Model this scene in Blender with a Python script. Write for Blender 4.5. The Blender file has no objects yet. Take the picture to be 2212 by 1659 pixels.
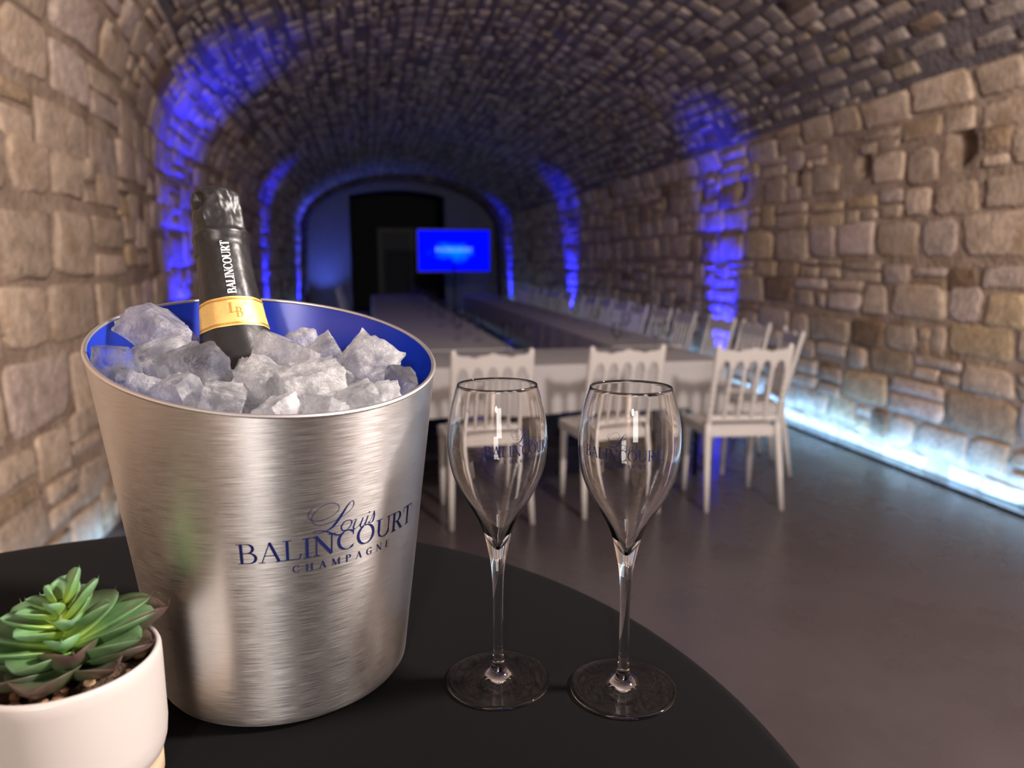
import bpy, bmesh, math, random
from mathutils import Vector, Matrix, Quaternion, noise

random.seed(7)
sc = bpy.context.scene
COL = sc.collection
PI = math.pi

# ------------------------------------------------------------------ camera
CAM_H = 1.35
cd = bpy.data.cameras.new('camera')
cam = bpy.data.objects.new('camera', cd)
COL.objects.link(cam)
cam.location = (0, 0, CAM_H)
cam.rotation_euler = (math.radians(90 - 9.5), 0, math.radians(-11))
cd.sensor_width = 36
cd.lens = 36 * 1580 / 2212
cd.clip_start = 0.02
cd.dof.use_dof = True
cd.dof.focus_distance = 0.47
cd.dof.aperture_fstop = 6.6
sc.camera = cam

# ------------------------------------------------------------------ world, lamps of the room behind the camera, exposure
w = bpy.data.worlds.new('world')
sc.world = w
w.use_nodes = True
w.node_tree.nodes['Background'].inputs[0].default_value = (0.02, 0.021, 0.03, 1)
w.node_tree.nodes['Background'].inputs[1].default_value = 0.1
sc.view_settings.view_transform = 'Standard'
sc.view_settings.look = 'None'
sc.view_settings.gamma = 1
sc.view_settings.exposure = 0.12
try:
    sc.view_settings.use_curve_mapping = False
except Exception:
    pass
sc.cycles.use_denoising = True
sc.cycles.max_bounces = 10
sc.cycles.diffuse_bounces = 2
sc.cycles.glossy_bounces = 3
sc.cycles.transmission_bounces = 9
sc.cycles.transparent_max_bounces = 8
sc.cycles.caustics_reflective = False


def area(name, loc, target, sx, sy, power, color, spread=180):
    l = bpy.data.lights.new(name, 'AREA')
    l.shape = 'RECTANGLE'
    l.size, l.size_y = sx, sy
    l.energy = power
    l.color = color
    l.spread = math.radians(spread)
    o = bpy.data.objects.new(name, l)
    COL.objects.link(o)
    o.location = loc
    o.rotation_euler = (Vector(target) - Vector(loc)).to_track_quat('-Z', 'Y').to_euler()
    return o


WARM = (1.0, 0.885, 0.82)


def globe(name, loc, power, color, radius):
    l = bpy.data.lights.new(name, 'POINT')
    l.energy = power
    l.color = color
    l.shadow_soft_size = radius
    o = bpy.data.objects.new(name, l)
    COL.objects.link(o)
    o.location = loc
    return o


globe('pendant_lamp', (1.7, 0.1, 2.45), 420, WARM, 0.13)
globe('rear_pendant_lamp', (-0.7, -3.0, 2.4), 230, WARM, 0.13)
area('doorway_light', (-0.35, -3.6, 1.7), (0.2, 1.0, 1.1), 0.8, 1.8, 30, (1.0, 0.92, 0.86))

# ------------------------------------------------------------------ materials


class NT:
    def __init__(self, name):
        self.m = bpy.data.materials.new(name)
        self.m.use_nodes = True
        self.t = self.m.node_tree
        self.t.nodes.clear()
        self.out = self.t.nodes.new('ShaderNodeOutputMaterial')

    def n(self, typ, **kw):
        nd = self.t.nodes.new(typ)
        for k, v in kw.items():
            setattr(nd, k, v)
        return nd

    def l(self, a, b):
        self.t.links.new(a, b)

    def surf(self, sock):
        self.l(sock, self.out.inputs['Surface'])


def setin(nd, **kw):
    for k, v in kw.items():
        nd.inputs[k.replace('_', ' ')].default_value = v


def c4(c):
    return (c[0], c[1], c[2], 1)


def plain(name, col, rough=0.5, metal=0.0, bump=0.0, bscale=60, var=0.0, vscale=8, coat=0.0, spec=0.5, sheen=0.0):
    k = NT(name)
    p = k.n('ShaderNodeBsdfPrincipled')
    setin(p, Base_Color=c4(col), Roughness=rough, Metallic=metal)
    p.inputs['Specular IOR Level'].default_value = spec
    p.inputs['Coat Weight'].default_value = coat
    p.inputs['Sheen Weight'].default_value = sheen
    geo = k.n('ShaderNodeTexCoord')
    if var > 0:
        nz = k.n('ShaderNodeTexNoise')
        setin(nz, Scale=vscale, Detail=5.0)
        k.l(geo.outputs['Object'], nz.inputs['Vector'])
        rp = k.n('ShaderNodeValToRGB')
        rp.color_ramp.elements[0].color = c4([x * (1 - var) for x in col])
        rp.color_ramp.elements[1].color = c4([min(1, x * (1 + var)) for x in col])
        rp.color_ramp.elements[0].position = 0.3
        rp.color_ramp.elements[1].position = 0.7
        k.l(nz.outputs['Fac'], rp.inputs[0])
        k.l(rp.outputs[0], p.inputs['Base Color'])
    if bump > 0:
        nb = k.n('ShaderNodeTexNoise')
        setin(nb, Scale=bscale, Detail=6.0)
        k.l(geo.outputs['Object'], nb.inputs['Vector'])
        b = k.n('ShaderNodeBump')
        setin(b, Strength=bump, Distance=0.01)
        k.l(nb.outputs['Fac'], b.inputs['Height'])
        k.l(b.outputs[0], p.inputs['Normal'])
    k.surf(p.outputs[0])
    return k.m


def emit(name, col, strength):
    k = NT(name)
    e = k.n('ShaderNodeEmission')
    setin(e, Color=c4(col), Strength=strength)
    k.surf(e.outputs[0])
    return k.m


def emit_front(name, col, strength):
    """a diffuser that only gives light on its face, the back is the opaque carrier tape"""
    k = NT(name)
    e = k.n('ShaderNodeEmission')
    setin(e, Color=c4(col), Strength=strength)
    d = k.n('ShaderNodeBsdfDiffuse')
    setin(d, Color=(0.02, 0.02, 0.02, 1))
    g = k.n('ShaderNodeNewGeometry')
    mx = k.n('ShaderNodeMixShader')
    k.l(g.outputs['Backfacing'], mx.inputs[0])
    k.l(e.outputs[0], mx.inputs[1])
    k.l(d.outputs[0], mx.inputs[2])
    k.surf(mx.outputs[0])
    return k.m


def stone_mat():
    k = NT('limestone')
    p = k.n('ShaderNodeBsdfPrincipled')
    setin(p, Roughness=0.9)
    p.inputs['Specular IOR Level'].default_value = 0.2
    at = k.n('ShaderNodeAttribute', attribute_name='tone')
    g = k.n('ShaderNodeNewGeometry')
    n1 = k.n('ShaderNodeTexNoise')
    setin(n1, Scale=11.0, Detail=4.0, Roughness=0.75)
    k.l(g.outputs['Position'], n1.inputs['Vector'])
    r1 = k.n('ShaderNodeMapRange')
    setin(r1, From_Min=0.3, From_Max=0.7, To_Min=0.62, To_Max=1.25)
    k.l(n1.outputs['Fac'], r1.inputs[0])
    mx = k.n('ShaderNodeMix', data_type='RGBA', blend_type='MULTIPLY')
    mx.inputs['Factor'].default_value = 1
    k.l(at.outputs['Color'], mx.inputs['A'])
    k.l(r1.outputs[0], mx.inputs['B'])
    # ochre stains
    n2 = k.n('ShaderNodeTexNoise')
    setin(n2, Scale=3.1, Detail=1.0)
    k.l(g.outputs['Position'], n2.inputs['Vector'])
    r2 = k.n('ShaderNodeMapRange')
    setin(r2, From_Min=0.56, From_Max=0.74, To_Min=0.0, To_Max=0.45)
    k.l(n2.outputs['Fac'], r2.inputs[0])
    m2 = k.n('ShaderNodeMix', data_type='RGBA')
    k.l(r2.outputs[0], m2.inputs['Factor'])
    k.l(mx.outputs['Result'], m2.inputs['A'])
    m2.inputs['B'].default_value = (0.36, 0.22, 0.10, 1)
    k.l(m2.outputs['Result'], p.inputs['Base Color'])
    nb = k.n('ShaderNodeTexNoise')
    setin(nb, Scale=30.0, Detail=3.0, Roughness=0.7)
    k.l(g.outputs['Position'], nb.inputs['Vector'])
    b = k.n('ShaderNodeBump')
    setin(b, Strength=0.9, Distance=0.02)
    k.l(nb.outputs['Fac'], b.inputs['Height'])
    k.l(b.outputs[0], p.inputs['Normal'])
    k.surf(p.outputs[0])
    return k.m


def mortar_mat(name, c0, c1):
    k = NT(name)
    p = k.n('ShaderNodeBsdfPrincipled')
    setin(p, Roughness=0.95)
    p.inputs['Specular IOR Level'].default_value = 0.15
    g = k.n('ShaderNodeNewGeometry')
    n1 = k.n('ShaderNodeTexNoise')
    setin(n1, Scale=5.0, Detail=4.0, Roughness=0.7)
    k.l(g.outputs['Position'], n1.inputs['Vector'])
    rp = k.n('ShaderNodeValToRGB')
    rp.color_ramp.elements[0].color = c4(c0)
    rp.color_ramp.elements[1].color = c4(c1)
    rp.color_ramp.elements[0].position = 0.32
    rp.color_ramp.elements[1].position = 0.68
    k.l(n1.outputs['Fac'], rp.inputs[0])
    k.l(rp.outputs[0], p.inputs['Base Color'])
    nb = k.n('ShaderNodeTexNoise')
    setin(nb, Scale=30.0, Detail=3.0)
    k.l(g.outputs['Position'], nb.inputs['Vector'])
    b = k.n('ShaderNodeBump')
    setin(b, Strength=0.9, Distance=0.02)
    k.l(nb.outputs['Fac'], b.inputs['Height'])
    k.l(b.outputs[0], p.inputs['Normal'])
    k.surf(p.outputs[0])
    return k.m


def glass_mat(name, ior=1.5, rough=0.0, col=(1, 1, 1)):
    k = NT(name)
    g = k.n('ShaderNodeBsdfGlass')
    setin(g, Color=c4(col), Roughness=rough, IOR=ior)
    k.surf(g.outputs[0])
    return k.m


def thin_glass_mat(name):
    k = NT(name)
    t = k.n('ShaderNodeBsdfTransparent')
    setin(t, Color=(0.97, 0.98, 0.98, 1))
    g = k.n('ShaderNodeBsdfGlossy')
    setin(g, Roughness=0.02)
    lw = k.n('ShaderNodeLayerWeight')
    setin(lw, Blend=0.18)
    mx = k.n('ShaderNodeMixShader')
    k.l(lw.outputs['Fresnel'], mx.inputs[0])
    k.l(t.outputs[0], mx.inputs[1])
    k.l(g.outputs[0], mx.inputs[2])
    k.surf(mx.outputs[0])
    return k.m


def ice_mat(name, cloud):
    k = NT(name)
    g = k.n('ShaderNodeBsdfGlass')
    setin(g, Color=(0.98, 0.99, 1, 1), Roughness=0.05, IOR=1.31)
    d = k.n('ShaderNodeBsdfPrincipled')
    setin(d, Base_Color=(0.95, 0.95, 0.96, 1), Roughness=0.12)
    tr = k.n('ShaderNodeBsdfTranslucent')
    setin(tr, Color=(0.9, 0.92, 0.96, 1))
    tc = k.n('ShaderNodeTexCoord')
    nz = k.n('ShaderNodeTexNoise')
    setin(nz, Scale=70.0, Detail=6.0, Roughness=0.65)
    k.l(tc.outputs['Object'], nz.inputs['Vector'])
    mr = k.n('ShaderNodeMapRange')
    setin(mr, From_Min=0.38, From_Max=0.66, To_Min=cloud * 0.25, To_Max=min(1, cloud * 1.5))
    k.l(nz.outputs['Fac'], mr.inputs[0])
    m1 = k.n('ShaderNodeMixShader')
    m1.inputs[0].default_value = 0.35
    k.l(d.outputs[0], m1.inputs[1])
    k.l(tr.outputs[0], m1.inputs[2])
    m2 = k.n('ShaderNodeMixShader')
    k.l(mr.outputs[0], m2.inputs[0])
    k.l(g.outputs[0], m2.inputs[1])
    k.l(m1.outputs[0], m2.inputs[2])
    nb = k.n('ShaderNodeTexNoise')
    setin(nb, Scale=230.0, Detail=5.0, Roughness=0.6)
    k.l(tc.outputs['Object'], nb.inputs['Vector'])
    b = k.n('ShaderNodeBump')
    setin(b, Strength=0.7, Distance=0.004)
    k.l(nb.outputs['Fac'], b.inputs['Height'])
    k.l(b.outputs[0], g.inputs['Normal'])
    k.l(b.outputs[0], d.inputs['Normal'])
    k.surf(m2.outputs[0])
    return k.m


def brushed_mat():
    k = NT('brushed_aluminium')
    p = k.n('ShaderNodeBsdfPrincipled')
    setin(p, Base_Color=(0.74, 0.72, 0.71, 1), Metallic=1.0, Roughness=0.36)
    p.inputs['Anisotropic'].default_value = 0.75
    p.inputs['Anisotropic Rotation'].default_value = 0.25
    tg = k.n('ShaderNodeTangent', direction_type='RADIAL', axis='Z')
    k.l(tg.outputs[0], p.inputs['Tangent'])
    # coordinates on the turned surface: angle and height
    tc = k.n('ShaderNodeTexCoord')
    sp = k.n('ShaderNodeSeparateXYZ')
    k.l(tc.outputs['Object'], sp.inputs[0])
    at = k.n('ShaderNodeMath', operation='ARCTAN2')
    k.l(sp.outputs['Y'], at.inputs[0])
    k.l(sp.outputs['X'], at.inputs[1])
    cb = k.n('ShaderNodeCombineXYZ')
    k.l(at.outputs[0], cb.inputs['X'])
    k.l(sp.outputs['Z'], cb.inputs['Y'])
    mp = k.n('ShaderNodeMapping')
    mp.inputs['Scale'].default_value = (5, 2600, 1)
    k.l(cb.outputs[0], mp.inputs['Vector'])
    nz = k.n('ShaderNodeTexNoise')
    setin(nz, Scale=1.0, Detail=4.0, Roughness=0.6)
    k.l(mp.outputs[0], nz.inputs['Vector'])
    mr = k.n('ShaderNodeMapRange')
    setin(mr, From_Min=0.3, From_Max=0.7, To_Min=0.30, To_Max=0.46)
    k.l(nz.outputs['Fac'], mr.inputs[0])
    k.l(mr.outputs[0], p.inputs['Roughness'])
    rp = k.n('ShaderNodeValToRGB')
    rp.color_ramp.elements[0].color = (0.62, 0.615, 0.61, 1)
    rp.color_ramp.elements[1].color = (0.86, 0.855, 0.85, 1)
    rp.color_ramp.elements[0].position = 0.25
    rp.color_ramp.elements[1].position = 0.75
    k.l(nz.outputs['Fac'], rp.inputs[0])
    # handling smudges
    n2 = k.n('ShaderNodeTexNoise')
    setin(n2, Scale=22.0, Detail=6.0, Roughness=0.7)
    k.l(tc.outputs['Object'], n2.inputs['Vector'])
    m2 = k.n('ShaderNodeMapRange')
    setin(m2, From_Min=0.5, From_Max=0.8, To_Min=1.0, To_Max=0.85)
    k.l(n2.outputs['Fac'], m2.inputs[0])
    mx = k.n('ShaderNodeMix', data_type='RGBA', blend_type='MULTIPLY')
    mx.inputs['Factor'].default_value = 1
    k.l(rp.outputs[0], mx.inputs['A'])
    k.l(m2.outputs[0], mx.inputs['B'])
    k.l(mx.outputs['Result'], p.inputs['Base Color'])
    b = k.n('ShaderNodeBump')
    setin(b, Strength=0.03, Distance=0.0004)
    k.l(nz.outputs['Fac'], b.inputs['Height'])
    k.l(b.outputs[0], p.inputs['Normal'])
    k.surf(p.outputs[0])
    return k.m


def weave_mat():
    k = NT('black_stretch_cloth')
    p = k.n('ShaderNodeBsdfPrincipled')
    setin(p, Base_Color=(0.0026, 0.0026, 0.0029, 1), Roughness=0.8)
    p.inputs['Specular IOR Level'].default_value = 0.05
    p.inputs['Sheen Weight'].default_value = 0.02
    p.inputs['Sheen Roughness'].default_value = 0.5
    tc = k.n('ShaderNodeTexCoord')
    wv = k.n('ShaderNodeTexWave')
    setin(wv, Scale=420.0, Distortion=0.6, Detail=1.0)
    k.l(tc.outputs['Object'], wv.inputs['Vector'])
    b = k.n('ShaderNodeBump')
    setin(b, Strength=0.25, Distance=0.0005)
    k.l(wv.outputs['Fac'], b.inputs['Height'])
    k.l(b.outputs[0], p.inputs['Normal'])
    k.surf(p.outputs[0])
    return k.m


def leaf_mat(name, base, tip, mid):
    """green at the heart of the rosette, darker or purple towards the tip (attribute leaf_t runs base to tip)"""
    k = NT(name)
    p = k.n('ShaderNodeBsdfPrincipled')
    setin(p, Roughness=0.42)
    p.inputs['Subsurface Weight'].default_value = 0.12
    p.inputs['Subsurface Radius'].default_value = (0.004, 0.006, 0.002)
    at = k.n('ShaderNodeAttribute', attribute_name='leaf_t')
    rp = k.n('ShaderNodeValToRGB')
    e = rp.color_ramp.elements
    e[0].color = c4(base)
    e[1].color = c4(tip)
    e[0].position = 0.05
    e[1].position = 0.98
    x = e.new(0.45)
    x.color = c4(mid)
    k.l(at.outputs['Fac'], rp.inputs[0])
    tc = k.n('ShaderNodeTexCoord')
    nz = k.n('ShaderNodeTexNoise')
    setin(nz, Scale=120.0, Detail=5.0)
    k.l(tc.outputs['Object'], nz.inputs['Vector'])
    mr = k.n('ShaderNodeMapRange')
    setin(mr, From_Min=0.3, From_Max=0.75, To_Min=0.8, To_Max=1.25)
    k.l(nz.outputs['Fac'], mr.inputs[0])
    mx = k.n('ShaderNodeMix', data_type='RGBA', blend_type='MULTIPLY')
    mx.inputs['Factor'].default_value = 1
    k.l(rp.outputs[0], mx.inputs['A'])
    k.l(mr.outputs[0], mx.inputs['B'])
    k.l(mx.outputs['Result'], p.inputs['Base Color'])
    b = k.n('ShaderNodeBump')
    setin(b, Strength=0.15, Distance=0.001)
    k.l(nz.outputs['Fac'], b.inputs['Height'])
    k.l(b.outputs[0], p.inputs['Normal'])
    k.surf(p.outputs[0])
    return k.m


def floor_mat():
    k = NT('dark_resin_floor')
    p = k.n('ShaderNodeBsdfPrincipled')
    g = k.n('ShaderNodeNewGeometry')
    nz = k.n('ShaderNodeTexNoise')
    setin(nz, Scale=2.2, Detail=3.0, Roughness=0.65)
    k.l(g.outputs['Position'], nz.inputs['Vector'])
    rp = k.n('ShaderNodeValToRGB')
    rp.color_ramp.elements[0].color = (0.058, 0.047, 0.050, 1)
    rp.color_ramp.elements[1].color = (0.072, 0.059, 0.062, 1)
    rp.color_ramp.elements[0].position = 0.3
    rp.color_ramp.elements[1].position = 0.7
    k.l(nz.outputs['Fac'], rp.inputs[0])
    k.l(rp.outputs[0], p.inputs['Base Color'])
    mr = k.n('ShaderNodeMapRange')
    setin(mr, From_Min=0.3, From_Max=0.7, To_Min=0.22, To_Max=0.34)
    k.l(nz.outputs['Fac'], mr.inputs[0])
    k.l(mr.outputs[0], p.inputs['Roughness'])
    n2 = k.n('ShaderNodeTexNoise')
    setin(n2, Scale=260.0, Detail=2.0)
    k.l(g.outputs['Position'], n2.inputs['Vector'])
    b = k.n('ShaderNodeBump')
    setin(b, Strength=0.12, Distance=0.003)
    k.l(n2.outputs['Fac'], b.inputs['Height'])
    k.l(b.outputs[0], p.inputs['Normal'])
    k.surf(p.outputs[0])
    return k.m


def screen_mat():
    """the picture on the television: deep blue with a paler, softer patch in the middle"""
    k = NT('television_picture')
    tc = k.n('ShaderNodeTexCoord')
    sp = k.n('ShaderNodeMapping')
    sp.inputs['Scale'].default_value = (1.15, 1.0, 2.6)
    sp.inputs['Location'].default_value = (0.0, 0.0, 0.12)
    k.l(tc.outputs['Object'], sp.inputs['Vector'])
    nz = k.n('ShaderNodeTexNoise')
    setin(nz, Scale=3.2, Detail=3.0)
    k.l(tc.outputs['Object'], nz.inputs['Vector'])
    ln = k.n('ShaderNodeVectorMath', operation='LENGTH')
    k.l(sp.outputs[0], ln.inputs[0])
    ad = k.n('ShaderNodeMath', operation='ADD')
    k.l(ln.outputs['Value'], ad.inputs[0])
    k.l(nz.outputs['Fac'], ad.inputs[1])
    rp = k.n('ShaderNodeValToRGB')
    rp.color_ramp.elements[0].color = (0.0, 0.22, 1.0, 1)
    rp.color_ramp.elements[0].position = 0.58
    rp.color_ramp.elements[1].color = (0.0, 0.002, 1.0, 1)
    rp.color_ramp.elements[1].position = 1.0
    k.l(ad.outputs[0], rp.inputs[0])
    e = k.n('ShaderNodeEmission')
    setin(e, Strength=1.0)
    k.l(rp.outputs[0], e.inputs['Color'])
    k.surf(e.outputs[0])
    return k.m


M = {}
M['stone'] = stone_mat()
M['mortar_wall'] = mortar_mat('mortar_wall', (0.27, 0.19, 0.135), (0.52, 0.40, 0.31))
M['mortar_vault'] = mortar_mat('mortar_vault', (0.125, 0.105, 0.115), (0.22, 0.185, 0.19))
M['floor'] = floor_mat()
M['plaster'] = plain('plaster', (0.17, 0.175, 0.19), 0.9, bump=0.2, bscale=20, var=0.08)
M['black'] = plain('matt_black', (0.006, 0.006, 0.007), 0.7)
M['black_plastic'] = plain('black_plastic', (0.012, 0.012, 0.013), 0.35)
M['dark_paint'] = plain('dark_paint', (0.012, 0.013, 0.018), 0.5)
M['chair'] = plain('white_resin', (0.60, 0.565, 0.54), 0.38, var=0.03)
M['pad'] = plain('seat_pad', (0.50, 0.47, 0.45), 0.7, bump=0.1)
M['linen'] = plain('white_linen', (0.46, 0.44, 0.44), 0.85, bump=0.15, bscale=300, var=0.03, vscale=3)
M['metal_leg'] = plain('table_leg_metal', (0.05, 0.05, 0.055), 0.4, metal=0.8)
M['cloth'] = weave_mat()
M['alu'] = brushed_mat()
M['blue'] = plain('blue_enamel', (0.0055, 0.032, 0.42), 0.32, coat=0.0, var=0.06, vscale=30)
M['rim'] = plain('polished_rim', (0.90, 0.89, 0.88), 0.38, metal=1.0)
M['navy'] = plain('navy_print', (0.005, 0.010, 0.085), 0.6, spec=0.2)
M['foil'] = plain('black_foil', (0.012, 0.012, 0.013), 0.40, spec=0.5, bump=0.06, bscale=90)
M['gold'] = plain('gold_foil', (0.80, 0.52, 0.17), 0.5, metal=0.3, bump=0.1, bscale=120, var=0.08, vscale=60)
M['gold_dark'] = plain('gold_relief', (0.62, 0.34, 0.07), 0.4, metal=0.6)
M['white_print'] = plain('white_print', (0.88, 0.88, 0.86), 0.5)
M['bottle_glass'] = plain('bottle_glass', (0.006, 0.009, 0.006), 0.12, coat=0.4)
M['glass'] = glass_mat('clear_crystal', 1.52)
M['thin_glass'] = thin_glass_mat('thin_wine_glass')
M['ice'] = [ice_mat('cloudy_ice', 0.34), ice_mat('clear_ice', 0.07), ice_mat('milky_ice', 0.5)]
M['ceramic'] = plain('cream_ceramic', (0.49, 0.455, 0.43), 0.4, coat=0.1, var=0.02, vscale=20)
M['wood'] = plain('pale_wood', (0.42, 0.30, 0.20), 0.6, bump=0.1, var=0.15, vscale=40)
M['soil'] = plain('soil', (0.09, 0.055, 0.032), 0.95, bump=1.0, bscale=300, var=0.5, vscale=200)
M['pebble'] = plain('tan_pebble', (0.44, 0.27, 0.15), 0.8, bump=0.4, bscale=400, var=0.35, vscale=150)
M['pebble2'] = plain('brown_pebble', (0.22, 0.12, 0.065), 0.8, bump=0.4, bscale=400, var=0.35, vscale=150)
M['leaf_bright'] = leaf_mat('young_leaf', (0.30, 0.42, 0.05), (0.13, 0.26, 0.14), (0.15, 0.29, 0.08))
M['leaf_mid'] = leaf_mat('grown_leaf', (0.22, 0.34, 0.05), (0.09, 0.16, 0.075), (0.075, 0.165, 0.055))
M['leaf_dark'] = leaf_mat('old_leaf', (0.16, 0.28, 0.05), (0.075, 0.040, 0.036), (0.055, 0.105, 0.045))
M['led'] = emit_front('led_strip', (0.23, 0.53, 1.0), 290.0)
M['led_dim'] = emit_front('led_strip_dim', (0.30, 0.60, 1.0), 45.0)
M['lens'] = emit('lamp_lens', (0.08, 0.10, 1.0), 6.0)
M['screen'] = screen_mat()
M['screen_text'] = emit('screen_lettering', (0.25, 0.6, 1.0), 1.0)


# ------------------------------------------------------------------ helpers
def mesh_obj(name, verts, faces, mat=None, parent=None, smooth=False, loc=None):
    me = bpy.data.meshes.new(name)
    me.from_pydata([tuple(v) for v in verts], [], faces)
    me.update()
    if mat:
        me.materials.append(mat)
    if smooth:
        me.polygons.foreach_set('use_smooth', [True] * len(me.polygons))
    o = bpy.data.objects.new(name, me)
    COL.objects.link(o)
    if loc is not None:
        o.location = loc
    if parent:
        o.parent = parent
    return o


def fix_normals(o):
    bm = bmesh.new()
    bm.from_mesh(o.data)
    bmesh.ops.recalc_face_normals(bm, faces=bm.faces)
    bm.to_mesh(o.data)
    bm.free()
    return o


def thing(name, label, cat, loc=(0, 0, 0), rz=0.0, group=None):
    o = bpy.data.objects.new(name, None)
    COL.objects.link(o)
    o.location = loc
    o.rotation_euler = (0, 0, rz)
    o['label'] = label
    o['category'] = cat
    if group:
        o['group'] = group
    return o


def tag(o, label, cat, group=None):
    o['label'] = label
    o['category'] = cat
    if group:
        o['group'] = group
    return o


def struct(o, label=None):
    o['kind'] = 'structure'
    if label:
        o['label'] = label
    return o


def copy_tree(o, parent=None):
    c = o.copy()
    COL.objects.link(c)
    if parent is not None:
        c.parent = parent
    for ch in list(o.children):
        copy_tree(ch, c)
    return c


class MB:
    """collects shapes for one mesh"""

    def __init__(self):
        self.v = []
        self.f = []

    def add(self, vs, fs):
        k = len(self.v)
        self.v += [tuple(x) for x in vs]
        self.f += [tuple(i + k for i in f) for f in fs]

    def box(self, x0, x1, y0, y1, z0, z1):
        self.add([(x0, y0, z0), (x1, y0, z0), (x1, y1, z0), (x0, y1, z0), (x0, y0, z1), (x1, y0, z1), (x1, y1, z1), (x0, y1, z1)],
                 [(0, 3, 2, 1), (4, 5, 6, 7), (0, 1, 5, 4), (1, 2, 6, 5), (2, 3, 7, 6), (3, 0, 4, 7)])

    def tube(self, pts, radii, n=10, caps=True):
        """swept round bar through pts with a radius at each"""
        pts = [Vector(p) for p in pts]
        rings = []
        for i, p in enumerate(pts):
            a = pts[max(i - 1, 0)]
            b = pts[min(i + 1, len(pts) - 1)]
            t = (b - a).normalized()
            u = t.cross(Vector((0, 1, 0)))
            if u.length < 0.2:
                u = t.cross(Vector((1, 0, 0)))
            u.normalize()
            v = t.cross(u)
            r = radii[i] if hasattr(radii, '__len__') else radii
            rings.append([p + (u * math.cos(2 * PI * k / n) + v * math.sin(2 * PI * k / n)) * r for k in range(n)])
        vs = [q for rg in rings for q in rg]
        fs = []
        for i in range(len(rings) - 1):
            for k in range(n):
                fs.append((i * n + k, i * n + (k + 1) % n, (i + 1) * n + (k + 1) % n, (i + 1) * n + k))
        if caps:
            fs.append(tuple(range(n - 1, -1, -1)))
            fs.append(tuple((len(rings) - 1) * n + k for k in range(n)))
        self.add(vs, fs)

    def lathe(self, prof, n=48, c=(0, 0, 0), fn=None):
        """prof: list of (r, z); r == 0 makes a pole"""
        vs, idx = [], []
        for r, z in prof:
            if r <= 1e-7:
                idx.append([len(vs)])
                vs.append((c[0], c[1], c[2] + z))
            else:
                row = []
                for k in range(n):
                    a = 2 * PI * k / n
                    rr = r if fn is None else fn(r, z, a)
                    row.append(len(vs))
                    vs.append((c[0] + rr * math.cos(a), c[1] + rr * math.sin(a), c[2] + z))
                idx.append(row)
        fs = []
        for A, B in zip(idx, idx[1:]):
            for k in range(n):
                a0, a1 = A[k % len(A)], A[(k + 1) % len(A)]
                b0, b1 = B[k % len(B)], B[(k + 1) % len(B)]
                f = []
                for q in (a0, a1, b1, b0):
                    if q not in f:
                        f.append(q)
                if len(f) > 2:
                    fs.append(tuple(f))
        self.add(vs, fs)

    def build(self, name, mat, parent=None, smooth=False, loc=None, fix=False):
        o = mesh_obj(name, self.v, self.f, mat, parent, smooth, loc)
        if fix:
            fix_normals(o)
        return o


def catmull(pts, sub=6):
    """smooth polyline through tuples of any length"""
    out = []
    n = len(pts)
    for i in range(n - 1):
        p0 = pts[max(i - 1, 0)]
        p1 = pts[i]
        p2 = pts[i + 1]
        p3 = pts[min(i + 2, n - 1)]
        for s in range(sub):
            t = s / sub
            out.append(tuple(0.5 * (2 * b + (c - a) * t + (2 * a - 5 * b + 4 * c - d) * t * t + (3 * b - a - 3 * c + d) * t ** 3)
                             for a, b, c, d in zip(p0, p1, p2, p3)))
    out.append(tuple(pts[-1]))
    return out


# ------------------------------------------------------------------ lettering: serif capitals and a script word drawn as strokes
TH, TN = 0.135, 0.042


def arc(cx, cy, rx, ry, a0, a1, thick=TH, thin=TN, n=22):
    pts = []
    for i in range(n + 1):
        a = math.radians(a0 + (a1 - a0) * i / n)
        tx, ty = -rx * math.sin(a), ry * math.cos(a)
        q = abs(ty) / (math.hypot(tx, ty) + 1e-9)
        pts.append((cx + (rx - 0.5 * 0) * math.cos(a), cy + ry * math.sin(a), thin + (thick - thin) * q ** 1.6))
    return pts


def ln(x0, y0, x1, y1, w, n=6):
    return [(x0 + (x1 - x0) * i / n, y0 + (y1 - y0) * i / n, w) for i in range(n + 1)]


def srf(x, y, L=0.28):
    return ln(x - L / 2, y, x + L / 2, y, 0.038, 4)


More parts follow.
